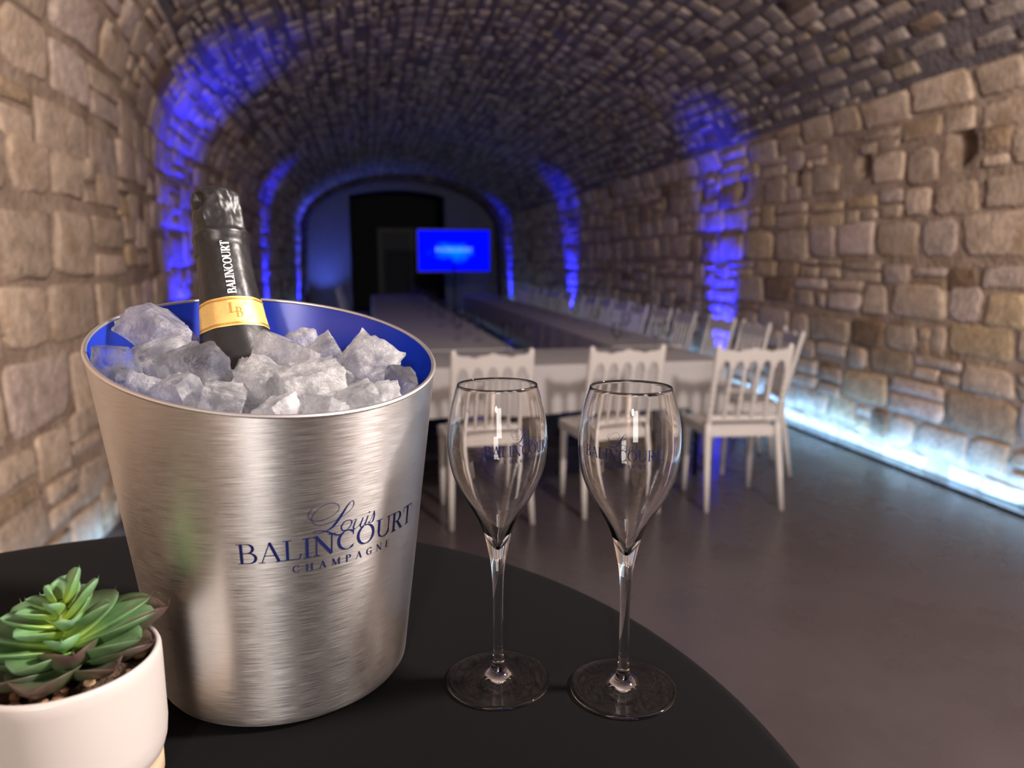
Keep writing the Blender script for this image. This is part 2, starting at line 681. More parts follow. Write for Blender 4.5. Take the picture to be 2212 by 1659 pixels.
T0, B0 = 0.981, 0.019
GLYPH = {
    'B': (0.74, [ln(.17, 0, .17, 1, TH), srf(.12, T0, .2), srf(.12, B0, .2), ln(.17, T0, .36, T0, TN), arc(.36, .755, .20, .226, 90, -90), ln(.36, .53, .17, .53, TN),
                 ln(.17, .53, .40, .53, TN), arc(.40, .275, .24, .255, 90, -90), ln(.40, B0, .17, B0, TN)]),
    'A': (0.78, [ln(.09, 0, .38, 1, TN + .01), ln(.37, 1, .67, 0, TH), ln(.19, .34, .56, .34, TN), srf(.09, B0, .22), srf(.67, B0, .26)]),
    'L': (0.66, [ln(.17, 0, .17, 1, TH), srf(.17, T0, .30), srf(.12, B0, .2), ln(.17, B0, .60, B0, TN), ln(.585, 0, .625, .27, .05)]),
    'I': (0.36, [ln(.18, 0, .18, 1, TH), srf(.18, T0, .30), srf(.18, B0, .30)]),
    'N': (0.86, [ln(.15, 0, .15, 1, TN + .01), ln(.12, 1, .70, 0, TH), ln(.70, 0, .70, 1, TN + .01), srf(.10, T0, .2), srf(.15, B0, .26), srf(.70, T0, .26)]),
    'C': (0.78, [arc(.44, .5, .34, .485, 48, 312), ln(.675, .70, .675, .98, .045), ln(.66, .15, .70, .22, .04)]),
    'O': (0.88, [arc(.44, .5, .34, .485, 0, 360, n=40)]),
    'U': (0.86, [ln(.18, 1, .18, .32, TH), arc(.44, .32, .26, .30, 180, 360, thick=.10), ln(.70, .32, .70, 1, TN + .01), srf(.18, T0, .30), srf(.70, T0, .26)]),
    'R': (0.78, [ln(.17, 0, .17, 1, TH), srf(.12, T0, .2), srf(.17, B0, .30), ln(.17, T0, .36, T0, TN), arc(.36, .74, .21, .24, 90, -90), ln(.36, .50, .17, .50, TN),
                 ln(.36, .50, .68, .02, TH), srf(.70, B0, .18)]),
    'T': (0.74, [ln(.37, 0, .37, 1, TH), ln(.05, T0, .69, T0, TN), ln(.055, T0, .035, .74, .04), ln(.685, T0, .705, .74, .04), srf(.37, B0, .30)]),
    'H': (0.84, [ln(.17, 0, .17, 1, TH), ln(.66, 0, .66, 1, TH), ln(.17, .51, .66, .51, TN), srf(.17, T0), srf(.17, B0), srf(.66, T0), srf(.66, B0)]),
    'M': (1.00, [ln(.15, 0, .15, 1, TN + .01), ln(.15, 1, .49, .02, TH), ln(.49, .02, .82, 1, TN), ln(.83, 0, .83, 1, TH), srf(.13, T0, .22), srf(.15, B0), srf(.86, T0, .22), srf(.83, B0)]),
    'P': (0.68, [ln(.17, 0, .17, 1, TH), srf(.12, T0, .2), srf(.17, B0, .30), ln(.17, T0, .36, T0, TN), arc(.36, .73, .22, .25, 90, -90), ln(.36, .48, .17, .48, TN)]),
    'G': (0.84, [arc(.44, .5, .34, .485, 48, 300), ln(.675, .72, .675, .98, .045), ln(.66, .42, .66, .08, TH), srf(.66, .42)]),
    'E': (0.68, [ln(.17, 0, .17, 1, TH), srf(.12, T0, .2), srf(.12, B0, .2), ln(.17, T0, .56, T0, TN), ln(.56, T0, .58, .78, .045), ln(.17, .52, .44, .52, TN), ln(.44, .42, .44, .62, .04),
                 ln(.17, B0, .58, B0, TN), ln(.575, 0, .61, .26, .05)]),
}


def _scr(pts, base=((880, 1098), (1060, 1050), (1310, 965), (1560, 888))):
    out = []
    for x, y, wd in pts:
        for (xa, ya), (xb, yb) in zip(base, base[1:]):
            if xa <= x <= xb:
                yb0 = ya + (yb - ya) * (x - xa) / (xb - xa)
                break
        out.append(((x - 918) / 622.0, (yb0 - y) / 183.0, wd))
    return out


# script word: x in 0..1 of its own width, y in cap heights above the capitals' baseline
SCRIPT = [
    catmull(_scr([(958, 632, .02), (925, 680, .025), (925, 725, .025), (985, 745, .022), (1080, 712, .022), (1160, 645, .022), (1182, 595, .025), (1150, 566, .025), (1080, 578, .022), (1000, 640, .022),
                  (948, 715, .025), (960, 768, .025), (1020, 782, .022), (1110, 742, .022), (1220, 672, .022), (1300, 590, .025), (1316, 540, .03), (1298, 524, .03), (1258, 570, .06),
                  (1200, 670, .115), (1140, 765, .115), (1090, 815, .06), (1030, 848, .03), (975, 860, .022), (958, 848, .022), (990, 834, .025), (1060, 832, .04), (1130, 850, .07), (1185, 852, .05), (1222, 824, .02)]), 5),
    catmull(_scr([(1282, 702, .03), (1235, 722, .05), (1203, 775, .06), (1216, 808, .04), (1256, 796, .04), (1294, 748, .05), (1300, 712, .04), (1280, 702, .03)]), 4),
    catmull(_scr([(1300, 716, .025), (1345, 690, .03), (1328, 735, .06), (1318, 775, .06), (1340, 782, .03), (1385, 735, .025), (1415, 672, .03)]), 4),
    catmull(_scr([(1415, 672, .05), (1396, 722, .06), (1388, 756, .05), (1405, 762, .025), (1440, 715, .025), (1466, 655, .04)]), 4),
    catmull(_scr([(1466, 655, .06), (1448, 705, .06), (1440, 738, .05), (1458, 742, .025), (1500, 690, .022), (1533, 606, .025)]), 4),
    catmull(_scr([(1533, 606, .04), (1536, 650, .07), (1522, 702, .07), (1494, 722, .03), (1472, 712, .05)]), 4),
    _scr([(1470, 622, .07), (1486, 620, .07)]),
]


def ribbon(mb, stroke, mp, wscale=1.0, weight=1.0):
    """stroke points (x, y, width) -> flat ribbon mapped to the surface by mp(x, y)"""
    vs = []
    n = len(stroke)
    for i, (x, y, wd) in enumerate(stroke):
        a = stroke[max(i - 1, 0)]
        b = stroke[min(i + 1, n - 1)]
        tx, ty = (b[0] - a[0]) * wscale, b[1] - a[1]
        L = math.hypot(tx, ty) or 1.0
        nx, ny = -ty / L, tx / L
        h = wd * 0.5 * weight
        vs.append(mp(x + nx * h / wscale, y + ny * h))
        vs.append(mp(x - nx * h / wscale, y - ny * h))
    mb.add(vs, [(2 * i, 2 * i + 1, 2 * i + 3, 2 * i + 2) for i in range(n - 1)])


def word(mb, text, mp, width, height, spacing=0.0, weight=1.0):
    """mp(u, v) takes metres along the line and up; the word is fitted to width and cap height"""
    total = sum(GLYPH[c][0] for c in text) + spacing * (len(text) - 1)
    sx = width / total
    x = 0.0
    for c in text:
        adv, strokes = GLYPH[c]
        for s in strokes:
            ribbon(mb, s, lambda a, b, x=x: mp((x + a) * sx, b * height), wscale=sx / height, weight=weight)
        x += adv + spacing


def house_logo(mp, W, H, name, mat, parent, weight=1.0):
    """the three-line mark: script word over capitals over a small spaced line; W = width of the capitals, H = their height"""
    mb = MB()
    word(mb, 'BALINCOURT', mp, W, H, 0.0, weight)
    word(mb, 'CHAMPAGNE', lambda u, v: mp(0.245 * W + u, v - 0.66 * H), 0.545 * W, 0.36 * H, 0.55, weight * 1.25)
    ws = 0.345 * W
    for s in SCRIPT:
        ribbon(mb, s, lambda a, b: mp(0.325 * W + a * ws, b * H), wscale=ws / H, weight=weight)
    return mb.build(name, mat, parent)


# ------------------------------------------------------------------ the cellar: barrel vault of stone
XR, XL, ZS = 3.48, -1.62, 2.15
VC, VA, VB = (XR + XL) / 2, (XR - XL) / 2, 1.37
Y0, Y1 = -8.0, 19.6


def build_profile():
    pts = []
    for i in range(41):
        t = i / 40
        pts.append((XL - 0.05 + 0.05 * t * t, ZS * t))
    for i in range(1, 160):
        a = PI - PI * i / 160
        pts.append((VC + VA * math.cos(a), ZS + VB * math.sin(a)))
    for i in range(41):
        t = 1 - i / 40
        pts.append((XR + 0.08 - 0.08 * t * t, ZS * t))
    return pts


PR = build_profile()
PS = [0.0]
for a, b in zip(PR, PR[1:]):
    PS.append(PS[-1] + math.hypot(b[0] - a[0], b[1] - a[1]))
SMAX = PS[-1]
S_L = PS[40]
S_R = PS[40 + 160]
import bisect
S_LW, S_RW = S_L + 0.75, S_R - 0.30      # the big wall blocks climb past the springing before the rubble vault begins


def prof(s):
    s = min(max(s, 0.0), SMAX)
    i = min(max(bisect.bisect_right(PS, s) - 1, 0), len(PR) - 2)
    t = (s - PS[i]) / (PS[i + 1] - PS[i])
    a, b = PR[i], PR[i + 1]
    dx, dz = b[0] - a[0], b[1] - a[1]
    L = math.hypot(dx, dz)
    return a[0] + dx * t, a[1] + dz * t, dz / L, -dx / L   # position and inward normal


def bulge(s, y):
    """the left wall stands further into the room near the photographer than at the far end"""
    t = min(1.0, max(0.0, (7.0 - y) / 3.2))
    t = t * t * (3 - 2 * t)
    q = min(1.0, max(0.0, (S_L + 1.9 - s) / 1.9))
    return 0.34 * t * q * q * (3 - 2 * q)


def on_vault(s, y, d):
    x, z, nx, nz = prof(s)
    return (x + nx * d + bulge(s, y), y, z + nz * d)


# beam sockets along the right wall (s measured down from the springing, y along the cellar) and one big broken patch
HOLES = [(SMAX - 2.04, 4.82, .045, .06), (SMAX - 2.03, 5.65, .045, .07), (SMAX - 2.04, 6.56, .045, .07), (SMAX - 2.05, 7.42, .045, .07), (SMAX - 2.04, 8.4, .045, .07),
         (SMAX - 2.03, 3.93, .075, .10)]


def hole_depth(s, y):
    m = 0.0
    for hs, hy, ry, rs in HOLES:
        q = ((s - hs) / rs) ** 2 + ((y - hy) / ry) ** 2
        if q < 1.4:
            m = max(m, 0.34 * min(1.0, (1.4 - q) * 5))
    return m


def shell(name, s0, s1, mat, ds=0.07, dy=0.07):
    ns = max(2, int((s1 - s0) / ds))
    ny = int((Y1 - Y0) / dy)
    vs, fs = [], []
    for i in range(ns + 1):
        s = s0 + (s1 - s0) * i / ns
        x, z, nx, nz = prof(s)
        for j in range(ny + 1):
            y = Y0 + (Y1 - Y0) * j / ny
            d = 0.012 * noise.noise(Vector((x * 2.2, y * 2.2, z * 2.2))) - (hole_depth(s, y) if s > S_R - 0.1 else 0)
            vs.append((x + nx * d + bulge(s, y), y, z + nz * d))
    w_ = ny + 1
    for i in range(ns):
        for j in range(ny):
            a = i * w_ + j
            fs.append((a, a + w_, a + w_ + 1, a + 1))
    return struct(mesh_obj(name, vs, fs, mat, smooth=True))


wall_left = shell('wall_left', 0, S_LW, M['mortar_wall'])
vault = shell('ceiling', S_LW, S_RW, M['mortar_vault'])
wall_right = shell('wall_right', S_RW, SMAX, M['mortar_wall'], ds=0.036, dy=0.036)
struct(wall_left, 'left cellar wall of large tan limestone blocks')
struct(vault, 'barrel vault of small rough stones in grey mortar')
struct(wall_right, 'right cellar wall of coursed tan limestone with dark beam sockets')

CAMV = Vector((0, 0, CAM_H))
cth, sth = math.cos(math.radians(11)), math.sin(math.radians(11))
cph, sph = math.cos(math.radians(9.5)), math.sin(math.radians(9.5))
FWD = Vector((sth * cph, cth * cph, -sph))
RGT = Vector((cth, -sth, 0))
UPV = RGT.cross(FWD)


def seen_size(p, nrm, area_):
    """rough apparent size of a stone from the photographer's side of the cellar; used only to pick which stones become objects of their own"""
    v = Vector(p) - CAMV
    z = v.dot(FWD)
    if z < 0.3:
        return 0
    x = v.dot(RGT) / z / 0.70
    y = v.dot(UPV) / z / 0.525
    if abs(x) > 1.03 or abs(y) > 1.04:
        return 0
    return area_ * abs(v.normalized().dot(nrm)) / v.length_squared


def stone_geo(s, y, hw, hh, depth, rnd, n=10):
    """irregular dressed face proud of the mortar: three rings and a crown"""
    ring = []
    sk = rnd.uniform(-0.09, 0.09)
    tp = rnd.uniform(-0.09, 0.09)
    cr = [rnd.uniform(0.06, 0.46) for _ in range(4)]
    asp = min(1.0, hh / hw)
    crn = [(1, -1), (1, 1), (-1, 1), (-1, -1)]
    for k, (cx_, cy_) in enumerate(crn):
        # each corner is knocked off by a different amount; a mid-edge point wanders in or out
        a_, b_ = cr[k] * asp, cr[k]
        p1, p2 = (cx_, cy_ * (1 - b_)), (cx_ * (1 - a_), cy_)
        if k % 2:
            p1, p2 = p2, p1
        if k in (0, 2):
            p1, p2 = p2, p1
        if k % 2:
            p1, p2 = p2, p1
        seq = [p1, p2] if k in (1, 3) else [p1, p2]
        nxt = crn[(k + 1) % 4]
        mid = ((cx_ + nxt[0]) / 2 * rnd.uniform(.94, 1.05), (cy_ + nxt[1]) / 2 * rnd.uniform(.94, 1.05))
        seq = seq + ([mid] if n >= 10 or k % 2 else [])
        ring += seq
    ring.sort(key=lambda q: math.atan2(q[1], q[0]))
    n = len(ring)
    ring = [((u * (1 + tp * v) + sk * v * hh / hw) * rnd.uniform(.93, 1.03), v * rnd.uniform(.90, 1.04)) for u, v in ring]
    vs = []
    tilt = (rnd.uniform(-.3, .3) * depth, rnd.uniform(-.3, .3) * depth)
    ed = rnd.uniform(.05, .10)
    for sc_, d, jit in ((1.0, -0.014, 0), (1.0 - ed * .45, depth * 0.72, .10), (1.0 - ed * 2.2, depth, .14)):
        for u, v in ring:
            dd = d + (rnd.uniform(-jit, jit) * depth + (tilt[0] * u + tilt[1] * v) if jit else 0)
            vs.append(on_vault(s + v * sc_ * hh, y + u * sc_ * hw, dd))
    vs.append(on_vault(s, y, depth * rnd.uniform(0.9, 1.15)))
    fs = []
    for r in range(2):
        for k in range(n):
            a, b = r * n + k, r * n + (k + 1) % n
            fs.append((a, a + n, b + n, b))
    c = 3 * n
    for k in range(n):
        fs.append((2 * n + k, c, 2 * n + (k + 1) % n))
    return vs, fs


def tone_wall(rnd):
    q = rnd.random()
    b = rnd.uniform(0.78, 1.16)
    if q < 0.60:
        c = (0.64, 0.495, 0.375)
    elif q < 0.80:
        c = (0.66, 0.52, 0.44)
    elif q < 0.86:
        c = (0.62, 0.46, 0.29)
    elif q < 0.96:
        c = (0.46, 0.33, 0.22)
    else:
        c = (0.30, 0.20, 0.13)
    return [x * b for x in c]


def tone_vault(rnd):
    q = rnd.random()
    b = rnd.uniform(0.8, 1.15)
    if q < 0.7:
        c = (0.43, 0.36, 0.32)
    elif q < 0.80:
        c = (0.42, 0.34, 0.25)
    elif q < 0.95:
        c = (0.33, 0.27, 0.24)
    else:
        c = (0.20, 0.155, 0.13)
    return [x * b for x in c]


def lay_stones(wall, s0, s1, courses, lengths, joint, depth, tone, seed, ystart, label_rest, n=10, rough=0.03):
    rnd = random.Random(seed)
    stones = []
    s = s0
    row = 0
    while s < s1 - courses[0] * 0.4:
        h = min(rnd.uniform(*courses), s1 - s)
        if s1 - s - h < courses[0] * 0.5:
            h = s1 - s
        y = ystart - rnd.uniform(0, lengths[1])
        while y < Y1 - 0.1:
            w_ = rnd.uniform(*lengths) * (0.8 + 0.4 * h / courses[1])
            wob = rough * noise.noise(Vector((y * 0.9, row * 3.1, seed)))
            q = rnd.random()
            cells = [(0.0, 1.0, 0.0, 1.0)]
            if w_ * h > lengths[1] * courses[1] * 0.25:
                if q < 0.16:
                    c_ = rnd.uniform(0.35, 0.65)
                    cells = [(0, 1, 0, c_), (0, 1, c_, 1)]
                elif q < 0.27:
                    c_, d_ = rnd.uniform(0.4, 0.65), rnd.uniform(0.4, 0.6)
                    cells = [(0, c_, 0, 1), (c_, 1, 0, d_), (c_, 1, d_, 1)]
                elif q < 0.36:
                    c_, d_ = rnd.uniform(0.35, 0.6), rnd.uniform(0.35, 0.65)
                    cells = [(0, 1, 0, c_), (0, d_, c_, 1), (d_, 1, c_, 1)]
            for u0, u1, p0, p1 in cells:
                hh = h * (p1 - p0) / 2 - joint * rnd.uniform(0.4, 1.6)
                hw = w_ * (u1 - u0) / 2 - joint * rnd.uniform(0.4, 1.6)
                cs, cy = s + h * (p0 + p1) / 2 + wob + rnd.uniform(-.4, .4) * joint, y + w_ * (u0 + u1) / 2
                if s0 < 0.01:
                    cs = max(cs, hh + 0.004)
                if s1 > SMAX - 0.01:
                    cs = min(cs, SMAX - hh - 0.004)
                if hh < 0.015 or hw < 0.02:
                    continue
                if any(abs(cs - a) < hh + c_ * 0.8 and abs(cy - b) < hw + d_ * 0.8 for a, b, d_, c_ in HOLES):
                    # a stone beside a socket is trimmed back, one over it is left out
                    continue
                stones.append((cs, cy, hw, hh, depth * rnd.uniform(0.6, 1.3), tone(rnd)))
            y += w_
        s += h
        row += 1
    ranked = []
    for st in stones:
        x, z, nx, nz = prof(st[0])
        ranked.append((seen_size((x, st[1], z), Vector((nx, 0, nz)), st[2] * st[3]), st))
    ranked.sort(key=lambda t: -t[0])
    rest_v, rest_f, rest_c = [], [], []
    for i, (sz, st) in enumerate(ranked):
        vs, fs = stone_geo(*st[:5], rnd, n)
        if i < 300 and sz > 0:
            c = Vector(vs[-1])
            o = mesh_obj('stone', [Vector(v) - c for v in vs], fs, M['stone'], wall, True, c)
            at = o.data.color_attributes.new('tone', 'FLOAT_COLOR', 'POINT')
            at.data.foreach_set('color', (list(st[5]) + [1.0]) * len(vs))
        else:
            k = len(rest_v)
            rest_v += vs
            rest_f += [tuple(q + k for q in f) for f in fs]
            rest_c += (list(st[5]) + [1.0]) * len(vs)
    o = mesh_obj('stonework', rest_v, rest_f, M['stone'], wall, True)
    at = o.data.color_attributes.new('tone', 'FLOAT_COLOR', 'POINT')
    at.data.foreach_set('color', rest_c)
    o['kind'] = 'stuff'
    o['label'] = label_rest


lay_stones(wall_left, 0, S_LW, (0.19, 0.33), (0.28, 0.55), 0.012, 0.017, tone_wall, 3, 0.4, 'remaining blocks of the left wall', rough=0.085)
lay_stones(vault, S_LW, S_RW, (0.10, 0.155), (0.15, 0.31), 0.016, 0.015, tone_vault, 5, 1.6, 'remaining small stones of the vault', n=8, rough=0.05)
lay_stones(wall_right, S_RW, SMAX, (0.16, 0.27), (0.22, 0.48), 0.012, 0.017, tone_wall, 11, 1.0, 'remaining blocks of the right wall', rough=0.075)

# floor
mb = MB()
mb.box(XL - 0.25, XR + 0.3, Y0, 22.5, -0.12, 0.0)
struct(mb.build('floor', M['floor']), 'dark brown grey polished resin floor')

# wall behind the photographer
vs = [(p[0], Y0, p[1]) for p in PR]
struct(mesh_obj('wall_back', vs, [tuple(range(len(vs)))], M['mortar_wall']), 'stone end wall behind the photographer')

# far end: plastered wall with a tall black opening under a low arch
OX0, OX1, OZ = -0.43, 2.02, 3.02
ne = 40


def vault_z(x):
    q = max(0.0, 1 - ((x - VC) / (VA * 1.02)) ** 2)
    return ZS + VB * math.sqrt(q)


mb = MB()
ye0, ye1 = Y1 - 0.02, Y1 + 0.25
xa, xb = XL - 0.1, XR + 0.12
mb.box(xa, OX0, ye0, ye1, 0, ZS + 1.4)
mb.box(OX1, xb, ye0, ye1, 0, ZS + 1.4)
for i in range(ne):
    x0 = OX0 + (OX1 - OX0) * i / ne
    x1 = OX0 + (OX1 - OX0) * (i + 1) / ne
    zm = OZ + 0.16 * (1 - ((x0 + x1) / 2 - (OX0 + OX1) / 2) ** 2 / ((OX1 - OX0) / 2) ** 2)
    mb.box(x0, x1, ye0, ye1, zm, ZS + 1.5)
struct(mb.build('wall_end', M['plaster']), 'pale plastered end wall around the dark opening')
mb = MB()
mb.box(OX0 - 0.05, OX0, ye1, 22.3, 0, 3.3)
mb.box(OX1, OX1 + 0.05, ye1, 22.3, 0, 3.3)
mb.box(OX0 - 0.05, OX1 + 0.05, 22.3, 22.4, 0, 3.3)
mb.box(OX0 - 0.05, OX1 + 0.05, ye1, 22.4, 3.3, 3.4)
struct(mb.build('wall_recess', M['black']), 'black lined lobby behind the end opening')
# door in the lobby
d1 = struct(mesh_obj('door_1', *(lambda m: (m.v, m.f))((lambda m: (m.box(0.42, 1.24, 22.22, 22.28, 0.01, 2.2), m)[1])(MB())), M['dark_paint']), 'dark double door in the lobby')
mb = MB()
mb.box(0.30, 0.42, 22.18, 22.29, 0, 2.32)
mb.box(1.24, 1.36, 22.18, 22.29, 0, 2.32)
mb.box(0.42, 1.24, 22.18, 22.29, 2.2, 2.32)
mb.build('door_frame', plain('frame_paint', (0.09, 0.09, 0.10), 0.5), d1)
# shadow outline at the vault end, built as a dark ring of separate blocks
shadow_ring = struct(bpy.data.objects.new('trim_1', None), 'dark arch ring built for the shadow outline in front of the end wall')
COL.objects.link(shadow_ring)
nv = 40
for i in range(nv):
    a, b = SMAX * i / nv, SMAX * (i + 1) / nv
    g = 0.012
    vs = []
    for yy in (18.95, 19.55):
        for ss in (a + g, (a + b) / 2, b - g):
            for d in (-0.02, 0.16):
                vs.append(on_vault(ss, yy, d))
    fs = [(0, 1, 3, 2), (2, 3, 5, 4), (6, 8, 9, 7), (8, 10, 11, 9), (1, 7, 9, 3), (3, 9, 11, 5), (0, 6, 7, 1), (4, 5, 11, 10), (0, 2, 8, 6), (2, 4, 10, 8)]
    o = mesh_obj('shadow_block', vs, fs, M['stone'], shadow_ring)
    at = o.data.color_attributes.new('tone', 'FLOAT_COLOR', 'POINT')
    t = 0.10 * random.uniform(0.8, 1.2)  # the dark tone carries the shadow outline
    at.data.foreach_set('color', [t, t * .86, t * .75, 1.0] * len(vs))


# ------------------------------------------------------------------ LED strips at the foot of the walls
def led(x0, x1, ya, yb, label, mat='led'):
    t = thing('led_strip', label, 'led strip', ((x0 + x1) / 2, (ya + yb) / 2, 0))
    h = (x1 - x0) / 2
    L = (yb - ya) / 2
    sd = 1 if x0 > 0 else -1
    m = MB()
    m.box(-h, h, -L, L, 0.0, 0.004)
    a, b = sorted((-sd * h, -sd * (h - .004)))
    m.box(a, b, -L, L, 0.0, 0.016)
    m.build('channel', M['black_plastic'], t)
    m = MB()
    xx = -sd * (h - .0045)
    f = (0, 3, 2, 1) if sd > 0 else (0, 1, 2, 3)
    m.add([(xx, -L, .004), (xx, -L, .015), (xx, L, .015), (xx, L, .004)], [f])
    m.build('diffuser', M[mat], t)
    return t


led(XR - 0.085, XR - 0.055, 0.6, 18.8, 'glowing pale blue light strip along the foot of the right wall')
led(XL + 0.39, XL + 0.42, 0.6, 3.9, 'pale blue light strip at the foot of the left wall behind the black table', 'led_dim')
led(XL + 0.03, XL + 0.06, 7.2, 18.8, 'added pale blue light strip along the foot of the left wall at the far end')  # unseen strip, added to cool the light at the far end

# ------------------------------------------------------------------ blue uplights at the foot of the walls


def uplight(x, y, side, label, power, col=(0.010, 0.013, 1.0), size=50, lean=12):
    t = thing('uplight', label, 'uplight', (x, y, 0), 0, 'blue uplights along the cellar walls')
    m = MB()
    m.lathe([(0, 0), (.055, 0), (.058, .01), (.045, .02), (.045, .10), (.060, .115), (.060, .17), (.054, .17), (.050, .155), (0, .150)], 20)
    m.build('housing', M['black_plastic'], t, True)
    m = MB()
    m.lathe([(.048, .158), (.03, .162), (0, .164)], 20)
    m.build('lens', M['lens'], t, True)
    l = bpy.data.lights.new('uplight_beam', 'SPOT')
    l.energy = power
    l.color = col
    l.spot_size = math.radians(size)
    l.spot_blend = 1.0
    l.shadow_soft_size = 0.04
    o = bpy.data.objects.new('uplight_beam', l)
    COL.objects.link(o)
    o.parent = t
    o.location = (0, 0, 0.19)
    o.rotation_euler = (math.radians(180), math.radians(lean) * side, 0)
    return t


for y, nm, pw, ln_ in ((6.95, 'nearest', 950, 16), (12.6, 'middle', 1000, 14), (18.4, 'farthest', 700, 13)):
    uplight(XR - 0.13, y, 1, 'small black uplight throwing blue light up the right wall, %s of three' % nm, pw, lean=ln_)
    uplight(XL + 0.13, y, -1, 'small black uplight throwing blue light up the left wall, %s of three' % nm, pw, lean=9 if nm == 'nearest' else ln_, size=60 if nm == 'nearest' else 50)
uplight(-1.1, 19.0, 0, 'small uplight washing the plastered end wall beside the dark opening', 190, (0.10, 0.16, 1.0), 110, 0)


# ------------------------------------------------------------------ banquet tables and cloths
def banquet(x0, x1, y0, y1, label_t, label_c, hem):
    cx, cy = (x0 + x1) / 2, (y0 + y1) / 2
    t = thing('banquet_table', label_t, 'table', (cx, cy, 0))
    hx, hy = (x1 - x0) / 2 - 0.012, (y1 - y0) / 2 - 0.012
    m = MB()
    m.box(-hx, hx, -hy, hy, 0.715, 0.742)
    m.build('tabletop', M['wood'], t)
    for sx in (-1, 1):
        for sy in (-1, 1):
            m = MB()
            m.tube([(sx * (hx - .09), sy * (hy - .12), 0), (sx * (hx - .09), sy * (hy - .12), .716)], .016, 10)
            m.build('leg', M['metal_leg'], t, True)
    # cloth: flat top, rounded edge, skirt with soft folds down to the hem
    n_per = []
    step = 0.035
    per = []

    def edge(ax, ay, bx, by):
        k = max(2, int(math.hypot(bx - ax, by - ay) / step))
        for i in range(k):
            per.append((ax + (bx - ax) * i / k, ay + (by - ay) * i / k))
    X0, X1, Y_0, Y_1 = x0 - cx, x1 - cx, y0 - cy, y1 - cy
    edge(X0, Y_0, X1, Y_0)
    edge(X1, Y_0, X1, Y_1)
    edge(X1, Y_1, X0, Y_1)
    edge(X0, Y_1, X0, Y_0)
    n = len(per)
    rows = [(0.985, .7555, 0), (0.996, .754, 0), (1.0, .748, 0), (1.0, .735, .15), (1.0, .65, .5), (1.0, (.735 + hem) / 2, .8), (1.0, hem, 1.0)]
    vs, fs = [], []
    rnd = random.Random(int(x0 * 100 + y0 * 10))
    p0, p1 = rnd.uniform(0, 6), rnd.uniform(0, 6)
    for sc_, z, fo in rows:
        for i, (px, py) in enumerate(per):
            L = i * step
            wv = (math.sin(L * 13 + p0) * .5 + math.sin(L * 29 + p1) * .3 + .5) * 0.012 * fo
            dx = 1 if px >= X1 - 1e-4 else (-1 if px <= X0 + 1e-4 else 0)
            dy = 1 if py >= Y_1 - 1e-4 else (-1 if py <= Y_0 + 1e-4 else 0)
            qx = px - (1 - sc_) * 0.9 * dx + dx * (wv + .010 * fo)
            qy = py - (1 - sc_) * 0.9 * dy + dy * (wv + .010 * fo)
            zz = z
            if fo == 1.0:
                # points of the cloth hang lower at the corners
                cdist = min(math.hypot(px - a, py - b) for a in (X0, X1) for b in (Y_0, Y_1))
                zz = z - 0.16 * max(0, 1 - cdist / 0.25) + 0.008 * math.sin(L * 9)
            vs.append((qx, qy, zz))
    for r in range(len(rows) - 1):
        for i in range(n):
            fs.append((r * n + i, (r + 1) * n + i, (r + 1) * n + (i + 1) % n, r * n + (i + 1) % n))
    fs.append(tuple(range(n)))
    c = mesh_obj('tablecloth', vs, fs, M['linen'], None, False, (cx, cy, 0))
    fix_normals(c)
    tag(c, label_c, 'tablecloth')


banquet(-0.35, 2.12, 4.10, 4.90, 'banquet table running across the cellar under white linen behind the three chairs', 'white linen cloth on the cross table behind the three chairs', 0.47)
banquet(0.05, 0.97, 4.96, 13.5, 'long banquet table under white linen running away beside the ice bucket', 'white linen cloth on the long table left of the gap', 0.40)
banquet(1.70, 2.22, 4.96, 13.5, 'long banquet table under white linen running away beside the right wall', 'white linen cloth on the long table nearest the right wall', 0.40)


# ------------------------------------------------------------------ white chairs with spindle backs and scalloped crests
def bead_profile(z0, z1, r, beads=7, flare=1.35):
    pts = []
    n = beads * 4
    for i in range(n + 1):
        t = i / n
        k = 1 + (flare - 1) * max(0, math.sin(t * beads * 2 * PI)) * (0.35 + 0.65 * (1 - abs(2 * t - 1)))
        pts.append((t, r * k))
    return pts


